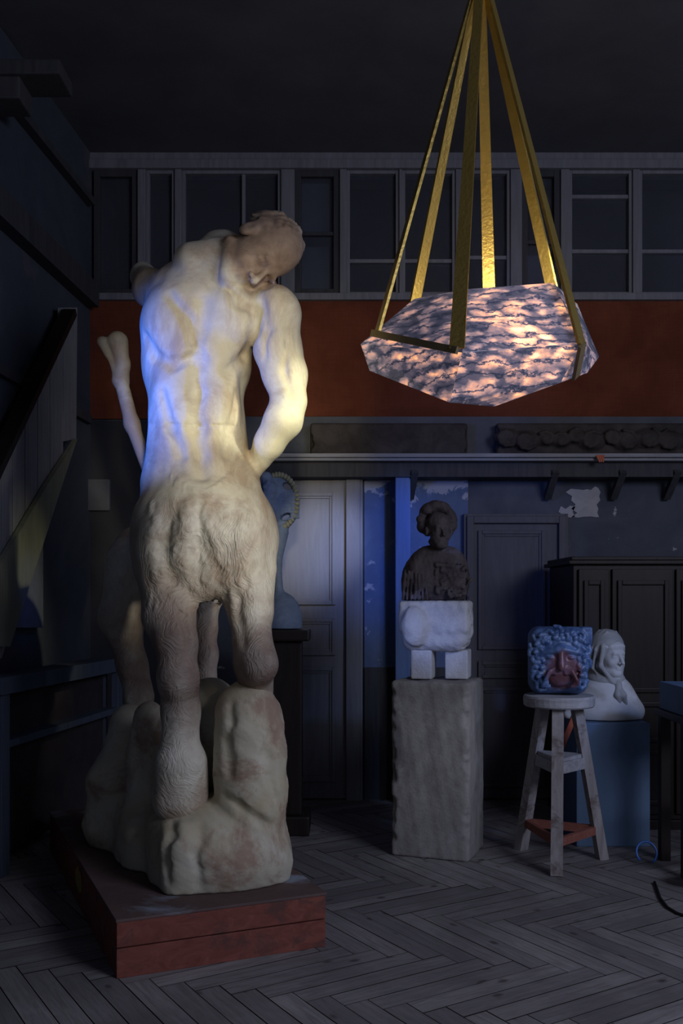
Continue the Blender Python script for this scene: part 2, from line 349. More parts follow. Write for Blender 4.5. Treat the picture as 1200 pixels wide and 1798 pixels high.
def floormat():
    t = NT('old_herringbone_boards')
    uv = t.tc.outputs['UV']
    at = t.n('ShaderNodeAttribute', attribute_name='tone')
    mp = t.n('ShaderNodeMapping'); mp.inputs['Scale'].default_value = (2.2, 26, 1); t.l(uv, mp.inputs['Vector'])
    g = t.noise(mp.outputs[0], 2.0, 8, 0.65, 0.8)
    base = t.mix(at.outputs['Fac'], (0.21, 0.20, 0.205), (0.37, 0.355, 0.35))
    c = t.mix(t.ramp(g, [(0.35, 0.55), (0.6, 0.0)]), base, (0.12, 0.11, 0.11))
    vo = t.n('ShaderNodeTexVoronoi'); vo.inputs['Scale'].default_value = 1.0
    mk = t.n('ShaderNodeMapping'); mk.inputs['Scale'].default_value = (5.0, 9.0, 1); t.l(uv, mk.inputs['Vector']); t.l(mk.outputs[0], vo.inputs['Vector'])
    c = t.mix(t.ramp(vo.outputs['Distance'], [(0.07, 0.85), (0.16, 0.0)]), c, (0.05, 0.04, 0.04))
    w_ = t.noise(t.mapping((1, 1, 1)), 1.1, 6, 0.65, 0.5)
    c = t.mix(t.ramp(w_, [(0.4, 0.45), (0.6, 0.0)]), c, (0.10, 0.09, 0.095))
    return t.done(c, 0.62, t.bump(g, 0.35, 0.004), spec=0.3)
M['floor'] = floormat()
M['gap'] = mottled('dark_floor_gap', (0.012, 0.011, 0.011), (0.02, 0.018, 0.018), 5)

# ------------------------------------------------------------------ signed distance modelling
class Field:
    def __init__(s, lo, hi, res):
        s.lo = np.array(lo, np.float32); s.res = res
        s.n = [int(math.ceil((hi[i]-lo[i])/res))+1 for i in range(3)]
        s.D = np.full(s.n, 0.5, np.float32)
    def region(s, c, rad):
        i0 = [max(0, int((c[i]-rad-s.lo[i])/s.res)) for i in range(3)]
        i1 = [min(s.n[i], int((c[i]+rad-s.lo[i])/s.res)+2) for i in range(3)]
        if any(a >= b for a, b in zip(i0, i1)): return None
        sl = tuple(slice(a, b) for a, b in zip(i0, i1))
        ax = [s.lo[i]+s.res*np.arange(i0[i], i1[i], dtype=np.float32) for i in range(3)]
        return sl, ax[0][:, None, None], ax[1][None, :, None], ax[2][None, None, :]
    def apply(s, sl, d, k, mode):
        a = s.D[sl]
        if mode == 'sub':
            h = np.clip(0.5-0.5*(a+d)/k, 0, 1); s.D[sl] = a*(1-h)+(-d)*h+k*h*(1-h)
        else:
            h = np.clip(0.5+0.5*(a-d)/k, 0, 1); s.D[sl] = a*(1-h)+d*h-k*h*(1-h)
    def cone(s, a, b, ra, rb, k=0.03, mode='add'):
        a = np.array(a, float); b = np.array(b, float); c = (a+b)/2; L = np.linalg.norm(b-a)
        r = s.region(c, L/2+max(ra, rb)+k+3*s.res)
        if r is None: return
        sl, X, Y, Z = r; ab = b-a; den = max(ab.dot(ab), 1e-9)
        t = np.clip(((X-a[0])*ab[0]+(Y-a[1])*ab[1]+(Z-a[2])*ab[2])/den, 0, 1)
        d = np.sqrt((X-a[0]-t*ab[0])**2+(Y-a[1]-t*ab[1])**2+(Z-a[2]-t*ab[2])**2)-(ra+(rb-ra)*t)
        s.apply(sl, d, k, mode)
    def ball(s, c, r, k=0.03, mode='add'): s.cone(c, c, r, r, k, mode)
    def ell(s, c, r, rot=None, k=0.03, mode='add'):
        c = np.array(c, float); g = s.region(c, max(r)+k+3*s.res)
        if g is None: return
        sl, X, Y, Z = g; X = X-c[0]; Y = Y-c[1]; Z = Z-c[2]
        if rot is not None:
            Q = np.array(rot.transposed() if isinstance(rot, Matrix) else rot, float)
            X, Y, Z = (Q[0][0]*X+Q[0][1]*Y+Q[0][2]*Z, Q[1][0]*X+Q[1][1]*Y+Q[1][2]*Z, Q[2][0]*X+Q[2][1]*Y+Q[2][2]*Z)
        k0 = np.sqrt((X/r[0])**2+(Y/r[1])**2+(Z/r[2])**2); k1 = np.sqrt((X/r[0]**2)**2+(Y/r[1]**2)**2+(Z/r[2]**2)**2)+1e-6
        s.apply(sl, k0*(k0-1)/k1, k, mode)
    def rbox(s, c, h, rr, rot=None, k=0.03, mode='add'):
        c = np.array(c, float); g = s.region(c, math.sqrt(sum(v*v for v in h))+k+3*s.res)
        if g is None: return
        sl, X, Y, Z = g; X = X-c[0]; Y = Y-c[1]; Z = Z-c[2]
        if rot is not None:
            Q = np.array(rot.transposed(), float)
            X, Y, Z = (Q[0][0]*X+Q[0][1]*Y+Q[0][2]*Z, Q[1][0]*X+Q[1][1]*Y+Q[1][2]*Z, Q[2][0]*X+Q[2][1]*Y+Q[2][2]*Z)
        qx, qy, qz = np.abs(X)-(h[0]-rr), np.abs(Y)-(h[1]-rr), np.abs(Z)-(h[2]-rr)
        d = np.sqrt(np.maximum(qx, 0)**2+np.maximum(qy, 0)**2+np.maximum(qz, 0)**2)+np.minimum(np.maximum(qx, np.maximum(qy, qz)), 0)-rr
        s.apply(sl, d, k, mode)
    def chain(s, pts, rs, k=0.03, mode='add'):
        for i in range(len(pts)-1): s.cone(pts[i], pts[i+1], rs[i], rs[i+1], k, mode)
    def lump(s, amp, sc, seed=0):
        """gentle irregularity of the surface"""
        rng = np.random.RandomState(seed)
        ax = [s.lo[i]+s.res*np.arange(s.n[i], dtype=np.float32) for i in range(3)]
        X, Y, Z = ax[0][:, None, None], ax[1][None, :, None], ax[2][None, None, :]
        for q in range(5):
            v = rng.normal(size=3)*sc*(1+0.5*q); p = rng.uniform(0, 6.28)
            s.D += (amp/(1+0.6*q))*np.sin(X*v[0]+Y*v[1]+Z*v[2]+p).astype(np.float32)
    def surf(s, x, y, d0, d1, inset=0.0):
        """where the line of sight through an image point meets the surface"""
        d = d0
        while d < d1:
            p = W(x, y, d); i = [int(round((p[a]-s.lo[a])/s.res)) for a in range(3)]
            if all(0 <= i[a] < s.n[a] for a in range(3)) and s.D[i[0], i[1], i[2]] < 0: break
            d += s.res*0.5
        return W(x, y, d+inset)
    def mesh(s, name, mat, parent=None, floor=None):
        D = s.D
        if floor is not None:
            zz = s.lo[2]+s.res*np.arange(s.n[2], dtype=np.float32); D = np.maximum(D, (floor-zz)[None, None, :])
        D[0] = D[-1] = 0.1; D[:, 0] = D[:, -1] = 0.1; D[:, :, 0] = D[:, :, -1] = 0.1
        I = D < 0; c = [n-1 for n in s.n]
        cnt = np.zeros(c, np.int8)
        for i in (0, 1):
            for j in (0, 1):
                for k in (0, 1): cnt += I[i:i+c[0], j:j+c[1], k:k+c[2]]
        act = (cnt > 0) & (cnt < 8); idx = np.argwhere(act); N = len(idx)
        ids = np.full(c, -1, np.int32); ids[act] = np.arange(N)
        acc = np.zeros((N, 3)); num = np.zeros(N)
        corners = [(i, j, k) for i in (0, 1) for j in (0, 1) for k in (0, 1)]
        val = {q: D[idx[:, 0]+q[0], idx[:, 1]+q[1], idx[:, 2]+q[2]] for q in corners}
        for q in corners:
            for a in range(3):
                if q[a] == 0:
                    p = list(q); p[a] = 1; p = tuple(p); v0, v1 = val[q], val[p]; m = (v0 < 0) != (v1 < 0)
                    t = np.where(m, v0/(v0-v1+1e-20), 0)
                    e = np.repeat(np.array(q, float)[None], N, 0); e[:, a] += t
                    acc += e*m[:, None]; num += m
        V = (idx+acc/num[:, None])*s.res+s.lo
        faces = []
        for a in range(3):
            b, d = (a+1) % 3, (a+2) % 3
            s0 = [slice(None)]*3; s1 = [slice(None)]*3; s0[a] = slice(0, -1); s1[a] = slice(1, None)
            A, B = I[tuple(s0)], I[tuple(s1)]
            for flip in (False, True):
                e = np.argwhere((A & ~B) if not flip else (~A & B))
                e = e[(e[:, b] > 0) & (e[:, d] > 0) & (e[:, b] < s.n[b]-1) & (e[:, d] < s.n[d]-1)]
                def g(ob, od):
                    q = e.copy(); q[:, b] -= ob; q[:, d] -= od; return ids[q[:, 0], q[:, 1], q[:, 2]]
                Q = np.stack([g(1, 1), g(0, 1), g(0, 0), g(1, 0)], 1)
                faces.append(Q if not flip else Q[:, ::-1])
        Fq = np.concatenate(faces); Fq = Fq[(Fq >= 0).all(1)]
        me = bpy.data.meshes.new(name); me.vertices.add(N); me.vertices.foreach_set('co', V.astype(np.float32).ravel())
        me.loops.add(len(Fq)*4); me.loops.foreach_set('vertex_index', Fq.astype(np.int32).ravel())
        me.polygons.add(len(Fq)); me.polygons.foreach_set('loop_start', np.arange(0, len(Fq)*4, 4, dtype=np.int32))
        me.polygons.foreach_set('use_smooth', np.ones(len(Fq), bool)); me.update(calc_edges=True); me.validate()
        me.materials.append(mat)
        return link(bpy.data.objects.new(name, me), parent)

def head(f, c, h, rot, hair=True, neck=True, ears=True, k=1.0):
    """head of height h centred at c; local: x side, -y face, z up"""
    c = Vector(c)
    def T(p): return tuple(c + rot @ (Vector(p)*h))
    def E(p, r, kk=0.08, mode='add'): f.ell(T(p), [v*h for v in r], rot, kk*h*k, mode)
    def C(a, b, ra, rb, kk=0.04, mode='add'): f.cone(T(a), T(b), ra*h, rb*h, kk*h*k, mode)
    E((0, .07, .15), (.32, .40, .35)); E((0, -.10, -.12), (.255, .26, .37), .1); E((0, -.27, -.41), (.12, .09, .085), .1)
    C((-.20, .05, -.30), (-.07, -.26, -.40), .08, .07, .08); C((.20, .05, -.30), (.07, -.26, -.40), .08, .07, .08)
    C((-.14, -.30, .075), (.14, -.30, .075), .05, .05, .06)
    for sx in (-1, 1):
        f.ball(T((sx*.125, -.385, -.005)), .075*h, .05*h, 'sub')
        E((sx*.125, -.285, -.01), (.075, .055, .05), .012)
        C((sx*.065, -.338, -.02), (sx*.185, -.315, -.02), .008, .008, .012, 'sub')
        f.ball(T((sx*.155, -.225, -.15)), .09*h, .07*h)
        if ears:
            E((sx*.335, .03, -.03), (.045, .085, .125), .015); E((sx*.385, .02, -.01), (.02, .045, .07), .015, 'sub')
    C((0, -.33, .06), (0, -.45, -.13), .032, .048, .035)
    for sx in (-1, 1): f.ball(T((sx*.05, -.385, -.145)), .036*h, .02*h)
    C((-.07, -.335, -.245), (.07, -.335, -.245), .026, .026, .02); C((-.055, -.335, -.292), (.055, -.335, -.292), .03, .03, .02)
    C((-.09, -.362, -.268), (.09, -.362, -.268), .007, .007, .012, 'sub')
    if neck: C((0, .10, -.25), (0, .16, -.80), .19, .21, .08)
    if hair == 'cap':
        E((0, .10, .19), (.345, .40, .345), .05)
        rng = random.Random(3)
        for i in range(170):
            th = rng.uniform(-0.2*math.pi, 1.2*math.pi); ph = rng.uniform(-0.35, 1.4)
            p = (.345*math.cos(th)*math.cos(ph), .10+.40*math.sin(th)*math.cos(ph), .19+.345*math.sin(ph))
            if p[1] < -.10 and p[2] < .36: continue
            C(p, (p[0]*0.99+rng.uniform(-.03, .03), p[1]+rng.uniform(.02, .07), p[2]-.07), .027, .014, .012)
    elif hair:
        E((0, .12, .20), (.345, .40, .35), .03)
        rng = random.Random(3)
        for i in range(60):
            th = rng.uniform(-0.25*math.pi, 1.25*math.pi); ph = rng.uniform(-0.1, 1.3)
            p = (.33*math.cos(th)*math.cos(ph), .13+.38*math.sin(th)*math.cos(ph), .20+.34*math.sin(ph))
            if p[1] < -.12 and p[2] < .38: continue
            q = (p[0]*1.04+rng.uniform(-.06, .06), p[1]+rng.uniform(-.07, .07), p[2]-.07)
            C(p, q, .036, .022, .02)

# ------------------------------------------------------------------ the room
YW = 7.0
def fl():
    bm = bmesh.new(); uvl = bm.loops.layers.uv.new('UVMap'); tl = bm.loops.layers.float_color.new('tone')
    L, Wd, gap = 0.70, 0.10, 0.0022
    ax = Vector((0.53, -0.848)); ay = Vector((0.848, 0.53)); O = Vector((0.783, 4.28))
    rng = random.Random(11)
    def plank(x0, y0, x1, y1, along_x):
        c = O + ax*((x0+x1)/2) + ay*((y0+y1)/2)
        if not (-3.2 < c.x < 4.6 and -0.5 < c.y < 7.5): return
        P = [(x0+gap, y0+gap), (x1-gap, y0+gap), (x1-gap, y1-gap), (x0+gap, y1-gap)]
        dz = rng.uniform(0, 0.0015)
        vs = [bm.verts.new((*(O+ax*p[0]+ay*p[1]), dz)) for p in P]
        fc = bm.faces.new(vs)
        if fc.normal.z < 0 or (fc.normal_update() or fc.normal.z < 0): fc.normal_flip()
        tn = rng.random(); ou, ov = rng.uniform(0, 50), rng.uniform(0, 50)
        m = {v: p for v, p in zip(vs, P)}
        for lp in fc.loops:
            px, py = m[lp.vert]; a, b = (px-x0, py-y0) if along_x else (py-y0, px-x0)
            lp[uvl].uv = (a+ou, b+ov); lp[tl] = (tn, tn, tn, 1)
    for k in range(-140, 140):
        for m in range(-14, 14):
            bx_, by_ = k*Wd+m*L, k*Wd-m*L
            plank(bx_, by_, bx_+L, by_+Wd, True)
            plank(bx_+L, by_+Wd-L, bx_+L+Wd, by_+Wd, False)
    for co, no in (((0, YW-0.01, 0), (0, 1, 0)), ((0, 0.0, 0), (0, -1, 0)), ((4.3, 0, 0), (1, 0, 0)), ((-2.9, 0, 0), (-1, 0, 0))):
        bmesh.ops.bisect_plane(bm, geom=bm.verts[:]+bm.edges[:]+bm.faces[:], plane_co=co, plane_no=no, clear_outer=True)
    n0 = len(bm.faces)
    vs = box(bm, -2.9, 4.3, 0.0, 7.7, -0.06, -0.004)
    for fc in bm.faces:
        if any(v in vs for v in fc.verts): fc.material_index = 1
    return tag(build('floor', bm, [M['floor'], M['gap']]), kind='structure')
fl()
def sbox(name, mat, *bs, bevel=0.0):
    bm = bmesh.new()
    for b in bs: box(bm, *b)
    return tag(build(name, bm, mat, bevel=bevel), kind='structure')
sbox('ceiling', M['ceiling'], (-2.9, 4.3, 0, 7.7, 4.66, 4.74))
def px(x, d=YW): return (x-600)/F*d
def pz(y, d=YW): return EYE-(y-HZ)/F*d
# back wall below the windows, its far room beyond the glass
sbox('wall_back', M['peel'], (-2.9, 4.3, YW, YW+0.2, 0, pz(530)))
sbox('wall_rear', M['void'], (-2.9, 4.3, 7.62, 7.7, 0, 4.66))
sbox('trim_1', M['band'], (-1.86, 4.3, YW-0.03, YW-0.001, 2.74, pz(531)))
sbox('trim_2', M['frame'], (px(158), 4.3, YW-0.05, YW+0.16, pz(300), pz(284)), (px(158), 4.3, YW-0.07, YW+0.16, pz(531), pz(519)), (px(158), 4.3, YW-0.03, YW+0.16, pz(284), 4.66), bevel=0.006)
# left wall (slightly skewed), with beams
def LX(d): return -1.81+0.07*(d-7)
bm = bmesh.new(); poly_prism(bm, [Vector((LX(0)-0.2, 0, 0)), Vector((LX(0), 0, 0)), Vector((LX(7.6), 7.6, 0)), Vector((LX(7.6)-0.2, 7.6, 0))], Vector((0, 0, 4.66)))
WL = tag(build('wall_left', bm, M['wall_left']), kind='structure')
for n, z, t, pr in (('trim_3', 4.27, 0.05, 0.07), ('trim_4', 3.60, 0.16, 0.10), ('trim_5', 2.72, 0.06, 0.05)):
    bm = bmesh.new(); bar(bm, (LX(1.5)+pr/2-0.01, 1.5, z), (LX(6.9)+pr/2-0.01, 6.9, z), pr, t, up=(0, 0, 1))
    tag(build(n, bm, M['darkframe'], bevel=0.004), kind='structure')
bm = bmesh.new(); box(bm, -1.96, -1.50, 5.15, 5.4, 4.24, 4.32); box(bm, -1.95, -1.72, 5.17, 5.38, 4.12, 4.24)
tag(build('trim_6', bm, M['darkframe'], bevel=0.01), kind='structure')

# clerestory windows
def window(i, x0, x1, mull=(), rails=(), dark=False, boards=()):
    fr = M['darkframe'] if dark else M['frame']
    X0, X1, Z0, Z1 = px(x0), px(x1), pz(519), pz(300)
    bm = bmesh.new(); t = 0.024 if not dark else 0.045
    y0, y1 = YW-0.01, YW+0.07
    box(bm, X0, X0+t, y0, y1, Z0, Z1); box(bm, X1-t, X1, y0, y1, Z0, Z1); box(bm, X0+t, X1-t, y0, y1, Z0, Z0+t); box(bm, X0+t, X1-t, y0, y1, Z1-t, Z1)
    o = tag(build('window_%d' % i, bm, fr, bevel=0.003), kind='structure')
    for m in mull:
        bm = bmesh.new(); box(bm, px(m)-0.012, px(m)+0.012, y0+0.01, y1-0.01, Z0+t, Z1-t); build('mullion', bm, fr, o)
    for r in rails:
        bm = bmesh.new(); box(bm, X0+t, X1-t, y0+0.012, y1-0.012, pz(r)-0.013, pz(r)+0.013); build('glazing_bar', bm, fr, o)
    bm = bmesh.new(); box(bm, X0+t*0.6, X1-t*0.6, YW+0.03, YW+0.036, Z0+t*0.6, Z1-t*0.6); build('pane', bm, M['glass'], o)
    for b in boards:
        bm = bmesh.new(); box(bm, px(b[0]), px(b[2]), YW+0.10, YW+0.115, pz(b[3]), pz(b[1])); build('board', bm, M['board'], o)
window(1, 165, 243, rails=(), dark=True)
window(2, 257, 308)
window(3, 320, 494, mull=(428,))
window(4, 518, 597, rails=(410,), dark=True, boards=((526, 312, 578, 400), (526, 425, 578, 515)))
window(5, 609, 701, rails=(458,))
window(6, 706, 800, rails=(458,))
window(7, 810, 896, rails=(452,))
window(8, 916, 984, rails=(425,), dark=True, boards=((924, 440, 975, 515),))
window(9, 999, 1110, rails=(345, 441))
window(10, 1122, 1235, rails=(441,))
n = 7
for x0, x1 in ((243, 257), (308, 320), (494, 518), (597, 609), (701, 706), (800, 810), (896, 916), (984, 999), (1110, 1122)):
    sbox('trim_%d' % n, M['frame'], (px(x0), px(x1), YW-0.03, YW+0.14, pz(519), pz(300)), bevel=0.005); n += 1
# ledge below the red band
sbox('trim_%d' % n, M['ledge'], (px(300), 4.3, 6.70, YW, 2.425, 2.452), (px(300), 4.3, 6.73, YW, 2.405, 2.425), bevel=0.004); n += 1
sbox('trim_%d' % n, M['wall'], (px(300), 4.3, 6.88, YW, 2.452, 2.74), bevel=0.004); n += 1
sbox('trim_%d' % n, M['darkframe'], (px(300), 4.3, 6.80, YW, 2.30, 2.405), bevel=0.004); n += 1
for bxp in (720, 960, 1075, 1168):
    bm = bmesh.new(); bar(bm, (px(bxp), 6.97, 2.17), (px(bxp)+0.02, 6.79, 2.34), 0.05, 0.04)
    tag(build('trim_%d' % n, bm, M['darkframe']), kind='structure'); n += 1
# left part of back wall: thin dark sheet over it
sbox('trim_%d' % n, M['void'], (-1.85, px(300), YW-0.02, YW-0.001, 0.0, 2.73)); n += 1
# blue painted stretch of wall between the doors + post + bare plaster patch
bmx = bmesh.new(); box(bmx, px(640), px(822), YW-0.012, YW-0.001, 0.95, 2.30)
tag(build('wall_blue', bmx, M['bluewall']), kind='structure')
sbox('trim_%d' % n, M['darkframe'], (px(640), px(822), YW-0.03, YW-0.001, 0.0, 0.95), bevel=0.004); n += 1
sbox('trim_%d' % n, M['bluepost'], (px(694, 6.88), px(720, 6.88), 6.82, 6.90, 0, 2.405), bevel=0.006); n += 1
def ragged(name, x0, y0, x1, y1, seed, mat, step=7):
    rng = random.Random(seed); P = []
    nx = max(2, int((x1-x0)/step)); ny = max(2, int((y1-y0)/step))
    for i in range(nx): P.append((x0+(x1-x0)*i/nx, y0+rng.uniform(-3, 4)))
    for i in range(ny): P.append((x1+rng.uniform(-5, 3), y0+(y1-y0)*i/ny))
    for i in range(nx): P.append((x1-(x1-x0)*i/nx, y1+rng.uniform(-1, 1)))
    for i in range(ny): P.append((x0+rng.uniform(-2, 14)*(1 if i < ny/2 else -0.8), y1-(y1-y0)*i/ny))
    bm = bmesh.new(); poly_prism(bm, [Vector((px(a), YW-0.007, pz(b))) for a, b in P], Vector((0, 0.006, 0)))
    return tag(build(name, bm, mat), kind='structure')
ragged('trim_%d' % n, 1003, 857, 1052, 908, 5, M['patch']); n += 1
ragged('trim_%d' % n, 985, 890, 1010, 908, 8, M['patch']); n += 1
ragged('trim_%d' % n, 991, 925, 996, 1080, 9, M['patch'], 9); n += 1

def door(i, x0, x1, ytop, panels, mat, fw=14):
    X0, X1, Z1 = px(x0), px(x1), pz(ytop); f = fw*YW/F
    bm = bmesh.new(); box(bm, X0+f, X1-f, YW-0.045, YW-0.005, 0.01, Z1-f)
    o = tag(build('door_%d' % i, bm, mat, bevel=0.003), kind='structure')
    bm = bmesh.new()
    for b in ((X0, X0+f, 0, Z1), (X1-f, X1, 0, Z1), (X0+f, X1-f, Z1-f, Z1)): box(bm, b[0], b[1], YW-0.08, YW, b[2], b[3])
    for b in ((X0-0.02, X0, 0, Z1+0.02), (X1, X1+0.02, 0, Z1+0.02), (X0, X1, Z1, Z1+0.02)): box(bm, b[0], b[1], YW-0.06, YW, b[2], b[3])
    build('door_frame', bm, mat, o, bevel=0.005)
    for (a, b, c, d) in panels:
        bm = bmesh.new(); A, B, C0, D0 = px(a), px(b), pz(d), pz(c)
        for q, (w1, pr) in enumerate(((0.028, 0.065), (0.045, 0.055))):
            box(bm, A, A+w1, YW-pr, YW-0.04, C0, D0); box(bm, B-w1, B, YW-pr, YW-0.04, C0, D0)
            box(bm, A+w1, B-w1, YW-pr, YW-0.04, C0, C0+w1); box(bm, A+w1, B-w1, YW-pr, YW-0.04, D0-w1, D0)
        build('door_panel', bm, mat, o, bevel=0.006)
    return o
door(1, 440, 632, 818, ((463, 590, 866, 1062), (463, 590, 1085, 1150), (463, 590, 1170, 1370)), M['door'], 24)
door(2, 818, 990, 908, ((838, 955, 932, 1140), (838, 955, 1160, 1190), (838, 955, 1205, 1380)), M['doordark'], 12)
sbox('baseboard_back', M['darkframe'], (px(990), 4.3, YW-0.03, YW, 0, 0.16), bevel=0.004)

# ------------------------------------------------------------------ statue on its platform
U = Vector((-0.400, 0.9165, 0)); V_ = Vector((0.9165, 0.400, 0)); C0 = Vector((-0.855, 3.68, 0))
RP = Matrix(((V_.x, U.x, 0), (V_.y, U.y, 0), (0, 0, 1)))
MP = Matrix.Translation(C0) @ RP.to_4x4()
PW, PL, PH = 0.862, 2.05, 0.227
plat = empty('wooden_platform', tuple(C0+V_*PW/2+U*PL/2), 'low red-brown wooden box platform under the big plaster statue', 'platform')
bm = bmesh.new(); box(bm, 0, PW, 0, 0.03, 0.118, PH-0.012, MP); build('front_plank', bm, M['redwood'], plat, bevel=0.004)
bm = bmesh.new(); box(bm, 0.0, PW, 0.002, 0.03, 0.0, 0.113, MP); build('front_plank', bm, M['redwood'], plat, bevel=0.004)
bm = bmesh.new(); box(bm, 0, 0.03, 0.03, PL, 0.0, PH-0.012, MP); build('side_board', bm, M['redwood'], plat, bevel=0.004)
bm = bmesh.new(); box(bm, PW-0.03, PW, 0.03, PL, 0.0, PH-0.012, MP); build('side_board', bm, M['redwood'], plat, bevel=0.004)
bm = bmesh.new(); box(bm, 0.03, PW-0.03, PL-0.03, PL, 0.0, PH-0.012, MP); build('back_board', bm, M['redwood'], plat, bevel=0.004)
bm = bmesh.new(); box(bm, -0.004, PW+0.004, -0.004, PL, PH-0.012, PH, MP); build('top_board', bm, M['platform_top'], plat, bevel=0.003)

bm = bmesh.new(); poly_prism(bm, [MP @ Vector((-0.001, a, b)) for a, b in ((0.86, 0.09), (0.93, 0.075), (1.02, 0.10), (1.04, 0.15), (0.97, 0.185), (0.90, 0.17), (0.87, 0.14))], RP @ Vector((-0.004, 0, 0)))
o = build('yellow_patch', bm, M['yellow'], plat); o['label'] = 'dull yellow patch stuck on the side board'
st = empty('plaster_statue', tuple(W(390, 1500, 4.4).to_2d())+(PH,), 'tall cream plaster statue of a four-legged figure seen from behind, on a rock', 'statue')
f = Field((-1.42, 3.80, PH), (0.02, 5.55, 3.2), 0.0085)
s_ = 4.3/F
def m_(p): return p*s_
# hindquarters
f.ell(W(357, 930, 4.42), (m_(122), 0.36, m_(118)), None, 0.05)
f.ell(W(300, 955, 4.36), (m_(68), 0.27, m_(92)), None, 0.06)
f.ell(W(424, 950, 4.36), (m_(66), 0.27, m_(96)), None, 0.06)
f.ell(W(358, 1010, 4.30), (m_(42), 0.15, m_(45)), None, 0.05)
# trunk of the animal going back-left
f.cone(W(350, 935, 4.6), W(290, 990, 5.1), 0.29, 0.20, 0.08)
f.cone(W(290, 985, 5.0), W(255, 985, 5.1), 0.20, 0.19, 0.08)
# far fore legs
f.chain([W(235, 985, 4.95), W(212, 1085, 4.95), W(232, 1165, 4.9), W(245, 1225, 4.86)], [0.14, 0.105, 0.07, 0.075], 0.05)
f.chain([W(345, 1010, 4.95), W(358, 1100, 4.85), W(364, 1150, 4.8), W(360, 1215, 4.75)], [0.16, 0.065, 0.05, 0.06], 0.04)
# near hind legs
f.chain([W(300, 1010, 4.3), W(297, 1080, 4.26), W(308, 1130, 4.2), W(315, 1190, 4.17), W(317, 1250, 4.2), W(316, 1330, 4.17)], [m_(60), m_(44), m_(35), m_(33), m_(30), m_(36)], 0.04)
f.cone(W(310, 1182, 4.14), W(312, 1196, 4.14), m_(31), m_(29), 0.03)
f.cone(W(318, 1340, 4.18), W(317, 1395, 4.2), m_(45), m_(50), 0.02)
f.chain([W(428, 1010, 4.3), W(440, 1075, 4.25), W(444, 1120, 4.22), W(448, 1165, 4.2), W(449, 1235, 4.3)], [m_(58), m_(38), m_(31), m_(33), m_(30)], 0.04)
f.cone(W(450, 1140, 4.16), W(456, 1172, 4.14), m_(24), m_(25), 0.06)
# torso
f.ell(W(348, 800, 4.46), (m_(92), 0.22, m_(92)), None, 0.06)
f.ell(W(346, 735, 4.48), (m_(88), 0.21, m_(105)), None, 0.06)
f.ell(W(352, 850, 4.45), (m_(108), 0.24, m_(70)), None, 0.06)
f.ell(W(345, 640, 4.50), (m_(101), 0.22, m_(100)), None, 0.06)
f.ell(W(350, 570, 4.52), (m_(108), 0.23, m_(92)), None, 0.05)
f.ell(W(380, 505, 4.52), (m_(112), 0.17, m_(46)), Matrix.Rotation(R(-2), 3, 'Y'), 0.06)
f.ell(W(300, 560, 4.40), (m_(46), 0.10, m_(62)), Matrix.Rotation(R(12), 3, 'Y'), 0.05)      # shoulder blades
f.ell(W(412, 558, 4.38), (m_(44), 0.10, m_(58)), Matrix.Rotation(R(-14), 3, 'Y'), 0.05)
f.ell(W(310, 680, 4.36), (m_(34), 0.07, m_(90)), Matrix.Rotation(R(4), 3, 'Y'), 0.05)       # back muscles
f.ell(W(386, 680, 4.36), (m_(32), 0.07, m_(90)), Matrix.Rotation(R(-6), 3, 'Y'), 0.05)
# trapezius and far shoulder
f.cone(W(340, 510, 4.52), W(400, 452, 4.50), m_(52), m_(40), 0.06)
f.cone(W(330, 500, 4.55), W(385, 440, 4.54), m_(46), m_(36), 0.06)
f.cone(W(300, 520, 4.55), W(268, 508, 4.62), m_(44), m_(36), 0.05)
f.chain([W(268, 505, 4.66), W(252, 486, 4.85), W(255, 520, 5.15)], [m_(34), m_(24), m_(22)], 0.04)
# near arm, elbow out and forearm to the hip
f.ell(W(482, 545, 4.44), (m_(45), 0.13, m_(46)), None, 0.05)
f.chain([W(484, 560, 4.42), W(488, 610, 4.38), W(500, 660, 4.36), W(507, 702, 4.34)], [m_(46), m_(42), m_(38), m_(32)], 0.03)
f.chain([W(508, 705, 4.34), W(497, 738, 4.34), W(472, 780, 4.38), W(449, 818, 4.45)], [m_(31), m_(33), m_(27), m_(19)], 0.025)
hc = W(440, 835, 4.62)                                                                       # hand on the far side of the hip
f.ell(hc, (0.035, 0.075, 0.06), None, 0.03)
for q in range(5):
    a = W(436-2*q, 845+4*q-6, 4.66); f.chain([a, a+Vector((-0.03, 0.06, 0.0)), a+Vector((-0.07, 0.10, -0.02))], [0.014, 0.012, 0.010], 0.012)
# spine and furrows
SF = lambda x, y, q=0.0: f.surf(x, y, 3.85, 5.0, q)
def furrow(pts, r, k, q=0.0, mode='sub'):
    P = [SF(a, b, q) for a, b in pts]
    f.chain(P, r if isinstance(r, list) else [r]*len(P), k, mode)
furrow([(356, 530), (352, 575), (348, 630), (346, 690), (348, 750), (352, 800), (356, 835)], 0.010, 0.06)
furrow([(455, 545), (448, 585), (428, 625), (400, 650)], 0.005, 0.05)
furrow([(256, 590), (272, 625), (305, 640), (335, 628)], 0.005, 0.05)
furrow([(395, 500), (420, 530), (445, 545)], 0.004, 0.05)
furrow([(300, 520), (330, 560), (338, 600)], 0.004, 0.05)
furrow([(285, 690), (300, 750), (318, 800)], 0.004, 0.05); furrow([(415, 690), (405, 750), (395, 800)], 0.004, 0.05)
furrow([(462, 530), (470, 580), (466, 625)], 0.004, 0.04)
furrow([(505, 600), (500, 650), (512, 690)], 0.003, 0.03)
furrow([(300, 900), (285, 960), (300, 1020)], 0.006, 0.07); furrow([(350, 900), (352, 960), (350, 1030)], 0.006, 0.07)
furrow([(330, 1040), (322, 1080), (330, 1130)], 0.004, 0.04)
furrow([(420, 1050), (418, 1090), (428, 1130)], 0.004, 0.04)
